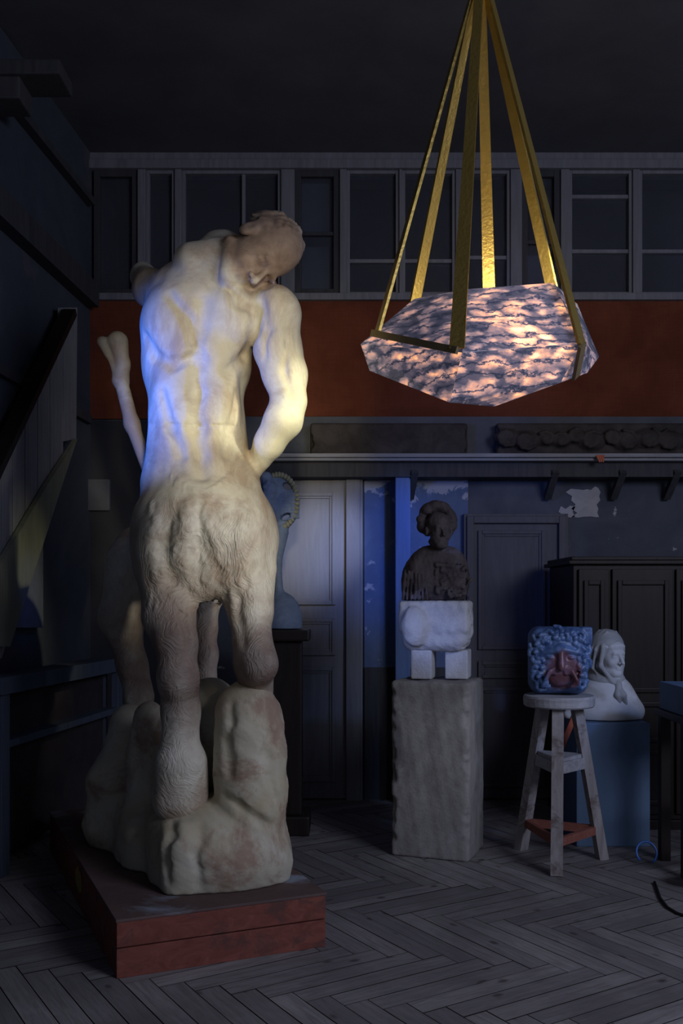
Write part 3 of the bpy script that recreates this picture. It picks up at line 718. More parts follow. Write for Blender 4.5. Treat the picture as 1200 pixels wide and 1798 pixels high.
# seam of the cast around the waist, and round the left thigh
furrow([(264+i*8, 745+0.1*i) for i in range(21)], 0.0025, 0.006)
furrow([(264+i*8, 1090-1.2*i) for i in range(9)], 0.0025, 0.006)
# docked tail: fan of locks
P0 = []
for i in range(25):
    t = (i-12)/12.0; x = 356+t*52; y = 862-34*abs(t)**1.5
    P0.append((SF(x, y), SF(x+t*7, y+17)))
for a, b in P0: f.cone(a, b, 0.0085, 0.005, 0.008)
# raised locks of hair over the haunches
rng = random.Random(4); P0 = []
for i in range(230):
    x = rng.uniform(262, 462); y = rng.uniform(880, 1060)
    sw = 9*math.sin(x*0.045)*math.cos(y*0.03)
    P0.append((SF(x, y, 0.004), SF(x+sw*0.6, y+9, 0.003), SF(x+sw, y+18, 0.006)))
for a, b, c in P0: f.chain([a, b, c], [0.0065, 0.006, 0.004], 0.012)
# head leaning on the shoulder, looking down over it (plain, simplified)
th = R(76)
u_ = Vector((math.sin(th), 0.0, math.cos(th))); fwd = Vector((math.cos(th)*0.85, -0.52, -math.sin(th)*0.85)); fwd = (fwd - u_*fwd.dot(u_)).normalized()
yv = -fwd; xv = yv.cross(u_).normalized()
rh = Matrix((xv, yv, u_)).transposed()
head(f, W(455, 444, 4.38), 0.385, rh, hair='cap')
f.lump(0.0022, 11, 2)
f.mesh('body', M['plaster'], st, floor=None)
# rock under the figure
g = Field((-1.45, 3.78, PH-0.03), (-0.12, 5.35, 1.32), 0.0095)
g.ell(W(388, 1500, 4.28), (m_(122), 0.30, m_(108)), None, 0.04)
g.rbox(W(376, 1505, 4.30), (m_(112), 0.27, m_(88)), 0.09, RP, 0.05)
g.chain([W(437, 1262, 4.22), W(440, 1330, 4.22), W(442, 1420, 4.22)], [m_(56), m_(62), m_(62)], 0.03)
g.cone(W(437, 1245, 4.25), W(437, 1300, 4.28), m_(52), m_(58), 0.03)
g.cone(W(370, 1232, 4.45), W(400, 1330, 4.5), m_(42), m_(62), 0.03)
g.chain([W(262, 1262, 4.50), W(258, 1330, 4.52), W(275, 1420, 4.55)], [m_(30), m_(34), m_(60)], 0.04)
g.chain([W(240, 1275, 4.85), W(212, 1380, 4.85), W(215, 1440, 4.85)], [m_(50), m_(62), m_(75)], 0.05)
g.rbox(W(300, 1470, 4.80), (0.30, 0.42, 0.20), 0.10, RP, 0.06)
g.cone(W(350, 1350, 4.6), W(330, 1450, 4.6), 0.14, 0.2, 0.05)
g.ell(W(318, 1345, 4.02), (m_(44), 0.13, m_(72)), None, 0.02, 'sub')
g.chain([W(262, 1420, 3.95), W(258, 1540, 3.95)], [0.022, 0.022], 0.04, 'sub')
g.chain([W(425, 1470, 3.96), W(432, 1560, 3.93)], [0.010, 0.010], 0.03, 'sub')
g.chain([W(470, 1420, 3.98), W(430, 1480, 3.95)], [0.012, 0.012], 0.06, 'sub')
for x0, y0, x1, y1 in ((470, 1250, 478, 1400), (405, 1240, 398, 1360), (300, 1440, 292, 1545), (350, 1450, 346, 1550), (235, 1290, 250, 1400), (395, 1400, 470, 1450)):
    g.chain([g.surf(x0+(x1-x0)*q/4+5*math.sin(q*2.1), y0+(y1-y0)*q/4, 3.8, 5.2) for q in range(5)], [0.006]*5, 0.04, 'sub')
g.lump(0.004, 9, 5); g.lump(0.0018, 40, 6)
g.mesh('rock_base', M['rock'], st, floor=PH+0.0005)
# plain plaster prop beside the far arm
h = Field((-1.42, 4.6, 1.9), (-0.85, 5.1, 2.9), 0.008)
h.chain([W(207, 600, 4.85), W(216, 640, 4.85), W(212, 668, 4.85)], [0.052, 0.032, 0.045], 0.03)
h.cone(W(180, 600, 4.85), W(190, 622, 4.85), 0.028, 0.018, 0.02); h.cone(W(186, 610, 4.85), W(205, 655, 4.85), 0.012, 0.02, 0.02)
h.chain([W(218, 690, 4.85), W(232, 745, 4.85), W(262, 830, 4.82)], [0.035, 0.036, 0.03], 0.03)
h.mesh('plaster_branch', M['plaster'], st)

# ------------------------------------------------------------------ pendant lamp
A, B, C_, D_ = W(633, 604, 3.55), W(812, 619, 3.25), W(1024, 602, 3.36), W(1053, 627, 3.75)
E_, G_ = W(905, 655, 4.05), W(735, 655, 3.95)
TA, TB, TC, TD = W(728, 524, 3.60), W(820, 507, 3.42), W(972, 496, 3.42), W(1014, 533, 3.72)
TE, TF = W(905, 575, 3.95), W(775, 570, 3.88)
low = [W(649, 651, 3.62), W(790, 707, 3.40), W(868, 714, 3.52), W(1032, 655, 3.62), W(985, 672, 3.42)]
apex = W(845, -30, 3.62); ax_, ay_ = apex.x, apex.y
lamp = empty('pendant_lamp', (ax_, ay_, 2.13), 'faceted veined alabaster pendant lamp glowing on six brass bars', 'lamp')
bm = bmesh.new()
top = [TA, TB, TC, TD, TE, TF]
for p in [A, B, C_, D_, E_, G_]+top+low: bm.verts.new(p)
bmesh.ops.convex_hull(bm, input=bm.verts[:])
bmesh.ops.delete(bm, geom=[v for v in bm.verts if not v.link_faces], context='VERTS')
bmesh.ops.recalc_face_normals(bm, faces=bm.faces)
upf = [fc for fc in bm.faces if fc.normal.z > 0.85]
bmesh.ops.delete(bm, geom=upf, context='FACES')
sl_ = bm.loops.layers.float_color.new('slab')
for fc in bm.faces:
    c = fc.calc_center_median(); v = (0.0 if fc.normal.z > -0.02 else 0.35) + (0.0 if c.x < B.x else 0.12) + (0.21 if c.x > C_.x-0.03 else 0.0)
    for lp in fc.loops: lp[sl_] = (v, v*0.7, v*1.3, 1)
shell = build('alabaster_bowl', bm, M['alabaster'], lamp)
sm = shell.modifiers.new('thick', 'SOLIDIFY'); sm.thickness = 0.018; sm.offset = -1
bv = shell.modifiers.new('bev', 'BEVEL'); bv.width = 0.003; bv.segments = 2; bv.limit_method = 'ANGLE'
bmc = Vector((ax_, ay_, 2.35))
def strap(bot, wd=0.052, t=0.010, mat='brass'):
    top_ = apex + (bot-apex).normalized()*0.02 + Vector(((bot-apex).x, (bot-apex).y, 0)).normalized()*0.022
    d = bot-top_; out = Vector((bot.x-ax_, bot.y-ay_, 0)).normalized()
    bm = bmesh.new(); bar(bm, top_, bot, wd*0.62, t, up=out, w2=wd)
    return build('brass_bar', bm, M[mat], lamp, bevel=0.002)
feet = [W(663, 584, 3.50), W(803, 612, 3.235), W(1022, 606, 3.345), W(726, 545, 3.90), W(860, 540, 4.05), W(975, 530, 3.90)]
for ft in feet: strap(ft)
bm = bmesh.new()
bar(bm, feet[0]+Vector((-.02, -.01, -.004)), feet[1]+Vector((0, -.006, -.008)), 0.014, 0.024, up=(0, 0, 1)); build('lower_rim_bar', bm, M['bronzebar'], lamp, bevel=0.002)
bm = bmesh.new(); bar(bm, feet[2]+Vector((0, -.008, 0.0)), W(1012, 662, 3.43), 0.045, 0.012, up=(1, -1, 0)); build('corner_bracket', bm, M['bronzebar'], lamp, bevel=0.002)
bm = bmesh.new(); lathe(bm, (ax_, ay_, apex.z-0.03), [(0.03, 0), (0.045, 0.01), (0.045, 0.07), (0.02, 0.09)], 20); build('hub', bm, M['brass'], lamp)
bm = bmesh.new(); lathe(bm, (ax_, ay_, apex.z+0.05), [(0.010, 0), (0.010, 4.60-apex.z-0.05)], 10); build('hanging_rod', bm, M['brass'], lamp)
bm = bmesh.new(); lathe(bm, (ax_, ay_, 4.60), [(0.075, 0), (0.085, 0.015), (0.085, 0.059)], 24); build('ceiling_rose', bm, M['bronzebar'], lamp)
for nm, p, e in (('bowl_light', (ax_, ay_+0.02, 2.50), 8.0),):
    l = bpy.data.lights.new(nm, 'POINT'); l.energy = e; l.color = (1.0, 0.86, 0.62); l.shadow_soft_size = 0.05
    o = bpy.data.objects.new(nm, l); COL.objects.link(o); o.location = p

# ------------------------------------------------------------------ stone pedestal, capital and dark bust
ped = empty('stone_pedestal', (0.56, 5.56, 0), 'rough grey stone block pedestal standing under the white carved capital', 'pedestal')
rz = Matrix.Rotation(R(-20), 3, 'Z')
q = Field((0.15, 5.15, -0.02), (0.98, 6.0, 1.0), 0.009)
q.rbox((0.555, 5.56, 0.485), (0.225, 0.195, 0.50), 0.022, rz, 0.01)
rng = random.Random(9)
for i in range(50):
    z = rng.uniform(0.1, 0.97); sx = rng.choice((-1, 1)); p = Vector((0.555, 5.56, 0)) + rz @ Vector((sx*0.22, -0.195, 0))
    q.ball((p.x, p.y, z), rng.uniform(0.008, 0.026), 0.015, 'sub')
q.lump(0.002, 20, 3)
q.mesh('stone_block', M['stone'], ped, floor=0.001)
capt = empty('carved_capital', (0.55, 5.56, 0.985), 'pale carved stone capital on two stubby posts, on top of the grey stone pedestal', 'capital')
q = Field((0.25, 5.2, 1.08), (0.85, 5.95, 1.46), 0.006)
rz2 = Matrix.Rotation(R(-14), 3, 'Z')
q.rbox((0.545, 5.56, 1.345), (0.195, 0.15, 0.088), 0.02, rz2, 0.01)
q.rbox((0.545, 5.56, 1.25), (0.185, 0.14, 0.10), 0.06, rz2, 0.03)
q.ell(W(728, 1100, 5.42), (0.075, 0.05, 0.11), None, 0.04); q.ell(W(808, 1100, 5.46), (0.075, 0.06, 0.11), None, 0.04)
q.chain([W(768, 1085, 5.37), W(752, 1135, 5.37)], [0.02, 0.03], 0.04, 'sub')
for i in range(40):
    a = W(rng.uniform(812, 838), rng.uniform(1062, 1135), 5.43); q.ball(a, rng.uniform(0.006, 0.014), 0.008, 'sub')
q.lump(0.0015, 30, 8)
q.mesh('capital_block', M['stonewhite'], capt)
for xx in (745, 806):
    bm = bmesh.new(); c = W(xx, 1165, 5.56); hw = 0.052 if xx == 745 else 0.056
    box(bm, -hw*1.3, hw, -0.09, 0.09, 0, 0.165, Matrix.Translation((c.x+0.006, 5.56, 0.991)) @ rz2.to_4x4()); build('stub_post', bm, M['stonewhite'], capt, bevel=0.01)
q = Field((0.25, 5.3, 1.43), (0.85, 5.9, 2.1), 0.006)
bb = Vector((0.553, 5.56, 1.435))
q.ell(bb+Vector((-0.01, 0, 0.13)), (0.165, 0.105, 0.17), None, 0.05); q.ell(bb+Vector((0.105, -0.01, 0.12)), (0.075, 0.10, 0.15), None, 0.05)
q.ell(bb+Vector((-0.125, 0.0, 0.09)), (0.085, 0.11, 0.16), None, 0.05); q.ell(bb+Vector((0, 0, 0.245)), (0.13, 0.08, 0.07), None, 0.06)
head(q, W(771, 932, 5.50), 0.215, Matrix.Rotation(R(12), 3, 'Z'), hair=False)
for i in range(130):
    th = rng.uniform(-0.25, math.pi+0.25); ph = rng.uniform(-0.75, 1.5); c = W(767, 918, 5.565)
    q.ball(c+Vector((0.088*math.cos(th)*math.cos(ph), 0.085*math.sin(th)*math.cos(ph)-0.01, 0.085*math.sin(ph)+0.01)), rng.uniform(0.020, 0.034), 0.012)
for i in range(90):
    a = W(rng.uniform(765, 828), rng.uniform(990, 1050), 5.455); q.ball(a, rng.uniform(0.006, 0.013), 0.008)
for i in range(7):
    q.chain([W(712+i*6, 1000+i*2, 5.45), W(708+i*7, 1052, 5.44)], [0.006, 0.008], 0.01)
q.lump(0.0015, 40, 1)
bust = q.mesh('bronze_bust', M['bronze'], None, floor=1.4365)
tag(bust, 'dark bronze portrait bust with curly hair and a robe, standing on the pale capital', 'bust')

# ------------------------------------------------------------------ stool with the coloured relief
SC = Vector((1.20, 5.34, 0)); ZS = 0.916
stool = empty('sculptor_stool', tuple(SC), 'tall three-legged weathered wooden stool carrying the blue glazed relief', 'stool')
bm = bmesh.new(); lathe(bm, (SC.x, SC.y, ZS-0.062), [(0.185, 0), (0.193, 0.008), (0.195, 0.05), (0.188, 0.062)], 40); build('seat', bm, M['stooltop'], stool, smooth=False)
legs = [Vector((1.123, 5.05, 0)), Vector((1.45, 5.38, 0)), Vector((1.034, 5.58, 0))]
def legp(i, z):
    b = legs[i]; t = z/(ZS-0.06); tp = SC + (b-SC)*0.40; p = b.lerp(tp, t); return Vector((p.x, p.y, z))
for i in range(3):
    bm = bmesh.new(); out = (legs[i]-SC).normalized(); bar(bm, legp(i, 0.0), legp(i, ZS-0.062), 0.062, 0.052, up=out, w2=0.060)
    build('leg', bm, M['stool'], stool, bevel=0.005)
for i, j in ((0, 1), (0, 2), (1, 2)):
    bm = bmesh.new(); bar(bm, legp(i, 0.165), legp(j, 0.165), 0.024, 0.044, up=(0, 0, 1)); build('stretcher', bm, M['stoolred'], stool, bevel=0.003)
bm = bmesh.new(); tri = [legp(i, 0.570) for i in range(3)]; cc = sum(tri, Vector())/3
poly_prism(bm, [cc+(p-cc)*1.02 for p in tri], Vector((0, 0, 0.02))); build('shelf', bm, M['stooltop'], stool)
for i, j in ((0, 1), (0, 2), (1, 2)):
    bm = bmesh.new(); bar(bm, legp(i, 0.54), legp(j, 0.54), 0.024, 0.062, up=(0, 0, 1)); build('shelf_rail', bm, M['stooltop'], stool, bevel=0.003)
bm = bmesh.new(); bar(bm, W(1012, 1250, 5.5), W(984, 1318, 5.5), 0.03, 0.018, up=(0, 1, 0)); build('brace', bm, M['redpaint'], stool, bevel=0.002)

q = Field((0.97, 5.1, ZS), (1.44, 5.6, 1.36), 0.0045)
rm = Matrix.Rotation(R(-6), 3, 'Z'); mc = Vector((1.20, 5.36, ZS))
def MM(x, y, z): return mc + rm @ Vector((x, y, z))
q.rbox(MM(0, 0.03, 0.19), (0.160, 0.095, 0.185), 0.06, rm, 0.02)
q.rbox(MM(0.150, 0.03, 0.325), (0.032, 0.07, 0.05), 0.01, rm, 0.01)
# worn face: brow ridge, nose, cheeks with deep hollows, drapery-like folds
q.ell(MM(0, -0.085, 0.20), (0.115, 0.05, 0.145), rm, 0.03)
q.cone(MM(0.0, -0.13, 0.27), MM(0.0, -0.155, 0.16), 0.014, 0.02, 0.02)
for sx in (-1, 1):
    q.cone(MM(sx*0.02, -0.135, 0.255), MM(sx*0.10, -0.115, 0.235), 0.014, 0.012, 0.02)
    q.ell(MM(sx*0.055, -0.145, 0.215), (0.032, 0.022, 0.016), rm, 0.012, 'sub'); q.ell(MM(sx*0.055, -0.122, 0.212), (0.022, 0.014, 0.012), rm, 0.006)
    for t in range(5):
        q.chain([MM(sx*0.02, -0.13, 0.165-0.01*t), MM(sx*(0.06+0.006*t), -0.135, 0.14-0.012*t), MM(sx*(0.055+0.012*t), -0.12, 0.05)], [0.006, 0.008, 0.005], 0.007)
    q.ell(MM(sx*0.045, -0.14, 0.085), (0.02, 0.02, 0.035), rm, 0.015, 'sub')
rng = random.Random(21)
for i in range(66):
    a = 2*math.pi*i/66*1.0+rng.uniform(-.06, .06); e = (0.86, 0.64, 0.75)[i % 3]; sq = 1.0/max(abs(math.cos(a)), abs(math.sin(a)))**0.45; e *= sq
    cx, cz = 0.158*e*math.cos(a), 0.195+0.178*e*math.sin(a)
    if abs(cx) < 0.085 and 0.04 < cz < 0.26: continue
    P = []; r0 = rng.uniform(0.026, 0.040); ph = rng.uniform(0, 6.28); tw = rng.choice((-1, 1))
    for t in range(8):
        r1 = r0*(1-t/9.0); P.append(MM(cx+r1*math.cos(ph+tw*t*0.8), -0.088-0.004*t, cz+r1*math.sin(ph+tw*t*0.8)))
    q.chain(P, [0.0115]*8, 0.007)
relief = q.mesh('relief_head', M['mask'], None, floor=ZS+0.0005)
tag(relief, 'blue and red glazed relief of a face ringed by curls, on the tall stool', 'relief')

# ------------------------------------------------------------------ blue box with white bust
BZ = 0.722
bm = bmesh.new(); box(bm, 1.37, 1.80, 5.64, 6.01, 0.0, BZ)
pb = build('box_pedestal', bm, M['bluebox'], None, bevel=0.008); tag(pb, 'plain blue-grey box pedestal under the white bust of a woman in a headscarf', 'pedestal')
bst = empty('headscarf_bust', (1.60, 5.83, BZ), 'white plaster bust of a woman in a knotted headscarf, on the blue-grey box', 'bust')
q = Field((1.28, 5.6, BZ), (1.92, 6.15, 1.34), 0.0055)
bc = Vector((1.60, 5.83, BZ))
q.ell(bc+Vector((-0.01, 0.0, 0.05)), (0.215, 0.14, 0.13), None, 0.05); q.ell(bc+Vector((0.0, 0.0, 0.15)), (0.155, 0.11, 0.12), None, 0.05)
q.cone(bc+Vector((0.02, 0, 0.22)), bc+Vector((0.165, -0.01, 0.05)), 0.055, 0.045, 0.06); q.cone(bc+Vector((-0.05, 0, 0.2)), bc+Vector((-0.20, 0.0, 0.04)), 0.06, 0.045, 0.05)
q.cone(bc+Vector((-0.20, -0.02, 0.05)), bc+Vector((-0.245, -0.03, 0.03)), 0.04, 0.025, 0.03)
q.cone(bc+Vector((0.0, 0.0, 0.2)), bc+Vector((0.0, 0.0, 0.32)), 0.07, 0.06, 0.05)
hr = Matrix.Rotation(R(30), 3, 'Z') @ Matrix.Rotation(R(6), 3, 'X')
hcn = W(1071, 1150, 5.80)
head(q, hcn, 0.245, hr, hair=False, neck=True, ears=False)
for sx in range(-3, 4):
    q.ball(tuple(hcn + hr @ Vector((sx*0.022, -0.070+sx*sx*0.0042, 0.066-abs(sx)*0.004))), 0.015, 0.014)
q.mesh('bust_body', M['plasterwhite'], bst, floor=BZ+0.0008)
q = Field((1.28, 5.55, BZ+0.08), (1.92, 6.15, 1.36), 0.005)
def HH(x, y, z): return hcn + hr @ Vector((x, y, z))
q.ell(HH(0, 0.035, 0.045), (0.098, 0.115, 0.108), hr, 0.02)
q.cone(HH(0, 0.07, 0.0), HH(0, 0.075, -0.13), 0.085, 0.085, 0.03)
q.ell(bc+Vector((-0.005, 0.005, 0.235)), (0.115, 0.10, 0.065), None, 0.03)
q.ell(HH(0, -0.115, -0.015), (0.078, 0.100, 0.118), hr, 0.02, 'sub')
for sx in (-1, 1):
    q.chain([HH(sx*0.084, -0.022, 0.055), HH(sx*0.088, -0.02, -0.06), HH(sx*0.03, -0.07, -0.15)], [0.012, 0.015, 0.013], 0.012)
    for t in range(3):
        q.chain([HH(sx*0.04, 0.0+0.03*t, 0.14), HH(sx*0.10, 0.02+0.03*t, 0.03), HH(sx*0.10, 0.03+0.03*t, -0.08), HH(sx*0.05, -0.02+0.02*t, -0.16)], [0.006, 0.009, 0.009, 0.006], 0.012)
kn = HH(0, -0.085, -0.165)
q.ball(kn, 0.024, 0.012)
q.chain([kn, kn+Vector((0.02, -0.03, -0.06)), kn+Vector((0.055, -0.01, -0.15))], [0.014, 0.022, 0.006], 0.01)
q.chain([kn, kn+Vector((-0.012, -0.03, -0.06)), kn+Vector((0.01, -0.025, -0.13))], [0.014, 0.020, 0.006], 0.01)
q.mesh('headscarf', M['scarf'], bst)

# ------------------------------------------------------------------ dark wardrobe at the right
wr = empty('wardrobe', (2.1, 6.3, 0), 'dark brown panelled wooden wardrobe against the back wall at the right', 'wardrobe')
X0, X1 = px(1008, 6.05), 2.95
bm = bmesh.new(); box(bm, X0, X1, 6.07, 6.75, 0.06, 1.66); build('body', bm, M['darkwood'], wr, bevel=0.006)
bm = bmesh.new(); box(bm, X0-0.035, X1+0.035, 6.03, 6.78, 1.66, 1.685); box(bm, X0-0.015, X1+0.015, 6.05, 6.76, 1.685, 1.71); build('cornice', bm, M['darkwood'], wr, bevel=0.006)
bm = bmesh.new(); box(bm, X0-0.01, X1+0.01, 6.05, 6.76, 0, 0.06); build('plinth', bm, M['darkwood'], wr, bevel=0.004)
for a, b in ((X0+0.03, X0+0.22), (X0+0.24, X0+0.62), (X0+0.64, X1-0.03)):
    bm = bmesh.new(); box(bm, a, b, 6.045, 6.07, 0.10, 1.63)
    d = build('door', bm, M['darkwood'], wr, bevel=0.004)
    for z0, z1 in ((0.86, 1.56), (0.55, 0.80), (0.16, 0.50)):
        bm = bmesh.new(); m1 = 0.028
        box(bm, a+0.03, a+0.03+m1, 6.028, 6.046, z0, z1); box(bm, b-0.03-m1, b-0.03, 6.028, 6.046, z0, z1)
        box(bm, a+0.03+m1, b-0.03-m1, 6.028, 6.046, z0, z0+m1); box(bm, a+0.03+m1, b-0.03-m1, 6.028, 6.046, z1-m1, z1)
        build('door_moulding', bm, M['darkwood'], d, bevel=0.004)

# ------------------------------------------------------------------ things on the ledge
def ledge_carving(name, x0, x1, seed, label, plain=False):
    X0, X1 = px(x0, 6.78), px(x1, 6.78); q = Field((X0-0.05, 6.68, 2.44), (X1+0.05, 6.90, 2.74), 0.008)
    q.rbox(((X0+X1)/2, 6.825, 2.565), ((X1-X0)/2, 0.045, 0.112), 0.02, None, 0.01)
    r = random.Random(seed); x = X0+0.07
    while x < X1-0.06 and not plain:
        rr = r.uniform(0.045, 0.07); zc = r.uniform(2.54, 2.585); tw = r.choice((-1, 1)); ph = r.uniform(0, 6.28)
        q.ell((x, 6.78, zc), (rr*1.5, 0.045, rr), None, 0.02)
        q.chain([(x+rr*1.25*(1-t/12)*math.cos(ph+tw*t*.7), 6.748, zc+rr*1.1*(1-t/12)*math.sin(ph+tw*t*.7)) for t in range(9)], [0.013]*9, 0.012)
        x += rr*2.2
    if plain:
        for i in range(0):
            xx = X0+0.08+i*(X1-X0-0.16)/8; q.cone((xx, 6.775, 2.48), (xx+0.04, 6.775, 2.65), 0.014, 0.014, 0.02)
    for i in range(10):
        q.ball((r.choice((X0, X1))+r.uniform(-.01, .01), 6.79, r.uniform(2.46, 2.67)), 0.02, 0.015, 'sub')
    o = q.mesh(name, M['carved'], None, floor=2.4525); tag(o, label, 'carving'); return o
ledge_carving('carved_frieze', 872, 1230, 5, 'long dark carved wooden frieze with curling leaf relief on the ledge, right of the lamp')
ledge_carving('carved_beam', 545, 822, 6, 'dark plain-fronted carved beam on the ledge beneath the lamp, left of the leafy frieze', True)
bm = bmesh.new(); c = W(1057, 803, 6.69)
for a in range(3): bar(bm, c+Vector((-0.03+0.02*a, 0, 0.015)), c+Vector((-0.015+0.012*a, -0.01, -0.035)), 0.02, 0.004, up=(0, 1, 0), w2=0.008)
tag(build('dried_leaf', bm, M['redpaint']), 'small dried rust-coloured leaf hanging at the ledge edge', 'leaf')

# ------------------------------------------------------------------ blue carved ornament behind the statue
PX = (498-600)/F*6.0
dp = empty('dark_pedestal', (PX, 6.05, 0), 'dark square column pedestal behind the statue, under the blue ornament', 'pedestal')
zt = 1.256
bm = bmesh.new(); box(bm, PX-0.14, PX+0.165, 5.88, 6.2, zt-0.07, zt); build('cap', bm, M['darkwood'], dp, bevel=0.012)
bm = bmesh.new(); box(bm, PX-0.10, PX+0.115, 5.93, 6.15, 0.12, zt-0.07); build('column', bm, M['darkwood'], dp, bevel=0.006)
bm = bmesh.new(); box(bm, PX-0.14, PX+0.165, 5.88, 6.2, 0, 0.12); build('foot', bm, M['darkwood'], dp, bevel=0.012)
orn = empty('glazed_ornament', (PX, 6.04, zt), 'blue-grey glazed ornament with ochre beaded rim behind the statue hip', 'ornament')
q = Field((PX-0.25, 5.85, zt), (PX+0.25, 6.22, 2.32), 0.006)
q.ell((PX-0.01, 6.04, zt+0.04), (0.125, 0.11, 0.19), None, 0.02)
q.cone((PX-0.03, 6.04, zt+0.15), (PX-0.04, 6.04, zt+0.42), 0.035, 0.022, 0.03); q.cone((PX-0.04, 6.04, zt+0.40), (PX-0.03, 6.04, zt+0.60), 0.022, 0.06, 0.03)
oc = Vector((PX-0.035, 6.04, 2.05))
q.ell(oc, (0.135, 0.045, 0.185), None, 0.02)
q.chain([oc+Vector((-0.075, -0.03, 0.15)), oc+Vector((-0.05, -0.045, 0.07)), oc+Vector((-0.07, -0.045, -0.02)), oc+Vector((-0.03, -0.04, -0.10))], [0.035, 0.04, 0.036, 0.03], 0.03)
for i in range(9):
    q.chain([oc+Vector((-0.01, -0.045, 0.02-0.008*i)), oc+Vector((0.045, -0.042, 0.045-0.02*i)), oc+Vector((0.095, -0.034, 0.05-0.019*i)), oc+Vector((0.128, -0.012, 0.045-0.018*i))], [0.005, 0.007, 0.008, 0.008], 0.006)
for i in range(7):
    a = R(i*50); c = oc+Vector((-0.055+0.03*math.cos(a), -0.075, 0.06+0.05*math.sin(a))); q.ball(c, 0.012, 0.01)
q.ell(oc+Vector((0.055, -0.02, 0.095)), (0.030, 0.09, 0.020), Matrix.Rotation(R(35), 3, 'Y'), 0.01, 'sub'); q.ell(oc+Vector((0.045, -0.03, -0.095)), (0.034, 0.09, 0.016), Matrix.Rotation(R(-30), 3, 'Y'), 0.01, 'sub')
q.mesh('ornament_body', M['bluesculpt'], orn, floor=zt+0.0005)
q = Field((PX-0.25, 5.9, 1.8), (PX+0.25, 6.2, 2.32), 0.0045)
for i in range(22):
    a = R(-88+i*9.2)
    c = oc+Vector((0.118*math.cos(a), -0.022, 0.166*math.sin(a))); q.ell(c, (0.021, 0.022, 0.012), Matrix.Rotation(-a, 3, 'Y'), 0.006)
q.mesh('beaded_rim', M['beads'], orn)

# ------------------------------------------------------------------ left side: stairs, bench, boards
sr = empty('wooden_staircase', (-1.80, 5.8, 0), 'grey plank side of a steep wooden stair climbing along the left wall', 'staircase')
def LP(x, y, off=0.08):
    """point on the plane running beside the left wall"""
    d = (2.30-off)/(0.07+(600.0-x)/F); return W(x, y, d)
IN = Vector((-0.03, 0.002, 0))
bm = bmesh.new(); xs = [-40, -18, 2, 22, 44, 66, 88, 112]
def up_(x): return 792-(x-0)*(792-560)/115.0
def lo_(x): return 1118-(x-15)*(1118-775)/118.0
for a, b in zip(xs, xs[1:]):
    poly_prism(bm, [LP(a+1.0, up_(a)), LP(b-1.0, up_(b)), LP(b-1.0, lo_(b)), LP(a+1.0, lo_(a))], IN)
build('side_planks', bm, M['planks'], sr)
bm = bmesh.new(); poly_prism(bm, [LP(112, 540, .09), LP(136, 540, .09), LP(134, 770, .09), LP(112, 775, .09)], IN*1.3); build('post', bm, M['planks'], sr)
bm = bmesh.new(); poly_prism(bm, [LP(84, 850, .12), LP(136, 770, .12), LP(18, 1135, .12), LP(-60, 1135, .12), LP(-40, 1060, .12)], IN); build('stringer', bm, M['stringer'], sr)
bm = bmesh.new(); bar(bm, LP(122, 548, .12), LP(-50, 905, .12), 0.045, 0.09, up=(1, 0, 0)); build('handrail', bm, M['darkwood'], sr, bevel=0.004)
bn = empty('workbench', (-1.70, 5.8, 0), 'grey wooden workbench with open shelf below, standing under the stair at the left', 'bench')
zb = 1.04; q0 = Vector((-1.765, 5.0, 0)); q1 = Vector((-1.53, 6.72, 0)); dv = (q1-q0).normalized(); nv = Vector((-dv.y, dv.x, 0)); LB = (q1-q0).length
MB_ = Matrix(((dv.x, nv.x, 0, q0.x), (dv.y, nv.y, 0, q0.y), (0, 0, 1, 0), (0, 0, 0, 1)))
BD = 0.15
bm = bmesh.new(); box(bm, -0.03, LB, -0.03, BD, zb-0.09, zb, MB_); build('bench_top', bm, M['benchwood'], bn, bevel=0.004)
for a, b in ((0, 0.09), (LB-0.08, LB)):
    for c_, d_ in ((-0.01, 0.04), (BD-0.05, BD)):
        bm = bmesh.new(); box(bm, a, b, c_, d_, 0, zb-0.09, MB_); build('leg', bm, M['benchwood'], bn, bevel=0.004)
bm = bmesh.new(); box(bm, 0.09, LB-0.08, 0.0, BD-0.05, 0.66, 0.70, MB_); build('shelf', bm, M['benchwood'], bn, bevel=0.003)
bm = bmesh.new(); box(bm, 0.09, LB-0.08, BD-0.05, BD-0.035, 0.06, zb-0.09, MB_); build('back_panel', bm, M['benchdark'], bn)
bm = bmesh.new(); poly_prism(bm, [LP(24, 930, .05), LP(76, 930, .05), LP(76, 1102, .05), LP(24, 1102, .05)], IN*0.6); tag(build('leaning_board', bm, M['board']), 'blue-lit board against the left wall under the stair stringer', 'board')
bm = bmesh.new(); box(bm, px(128), px(196), 6.93, 6.978, pz(898), pz(843)); tag(build('wall_plaque', bm, M['wall'], bevel=0.01), 'square grey plaque on the dark wall left of the statue', 'plaque')
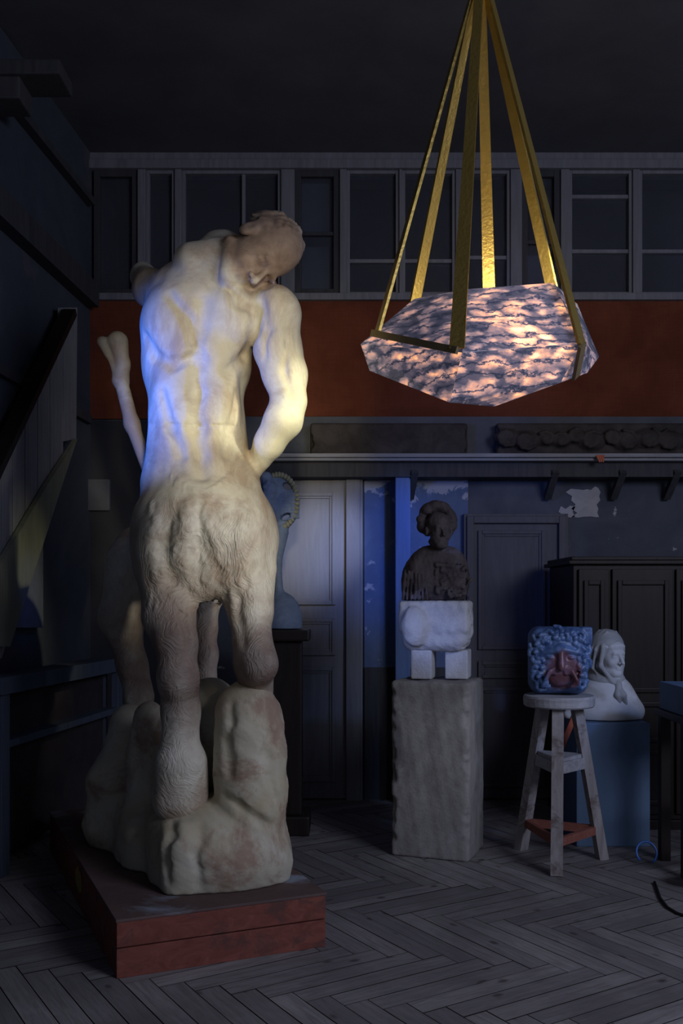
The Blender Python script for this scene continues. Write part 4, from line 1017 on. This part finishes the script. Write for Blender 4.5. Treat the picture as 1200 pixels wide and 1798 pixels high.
# ------------------------------------------------------------------ right edge: stand, hose, cable, mat
ts = empty('side_stand', (1.95, 5.15, 0), 'dark wooden stand with a bluish box top cut by the right edge', 'stand')
bm = bmesh.new(); box(bm, 1.745, 2.25, 4.95, 5.40, 0.80, 0.84); build('stand_top', bm, M['darkwood'], ts, bevel=0.004)
for a in (1.76, 2.18):
    for b in (4.97, 5.33):
        bm = bmesh.new(); box(bm, a, a+0.055, b, b+0.055, 0, 0.80); build('leg', bm, M['darkwood'], ts, bevel=0.004)
for z in (0.18, 0.42):
    bm = bmesh.new(); box(bm, 1.815, 2.18, 4.975, 5.005, z, z+0.05); build('stretcher', bm, M['darkwood'], ts, bevel=0.003)
bm = bmesh.new(); box(bm, 1.76, 2.2, 4.98, 5.36, 0.8405, 0.99); tag(build('storage_box', bm, M['bluebox'], bevel=0.006), 'plain bluish box standing on the dark stand at the right edge', 'box')
bm = bmesh.new(); c = W(1136, 1513, 5.28); c.z = 0.062
tube(bm, [c+Vector((0.055*math.cos(a), 0.02*math.sin(a), 0.055*math.sin(a))) for a in [R(-60+t*15) for t in range(20)]], 0.006)
tag(build('blue_hose', bm, M['bluehose'], smooth=True), 'small loop of shiny blue hose on the floor by the dark stand', 'hose')
bm = bmesh.new(); pts = [W(1150, 1552, 2465/502.), W(1160, 1580, 2465/530.), W(1172, 1596, 2465/546.), W(1190, 1607, 2465/557.), W(1225, 1618, 2465/568.), W(1300, 1620, 2465/570.)]
tube(bm, [Vector((p.x, p.y, 0.009)) for p in pts], 0.007)
tag(build('power_cable', bm, M['black'], smooth=True), 'black cable curving across the floorboards at the right edge', 'cable')
q = Field((1.60, 4.55, 0.0), (2.3, 5.3, 0.30), 0.01)
for i in range(12): q.ell((rng.uniform(1.80, 2.1), rng.uniform(4.72, 4.9), rng.uniform(0.02, 0.10)), (rng.uniform(.05, .12), rng.uniform(.05, .09), rng.uniform(.03, .07)), None, 0.03)
tag(q.mesh('dust_sheet', M['black'], None, floor=0.002), 'dark crumpled dust sheet on the floor before the right-hand stand', 'cloth')
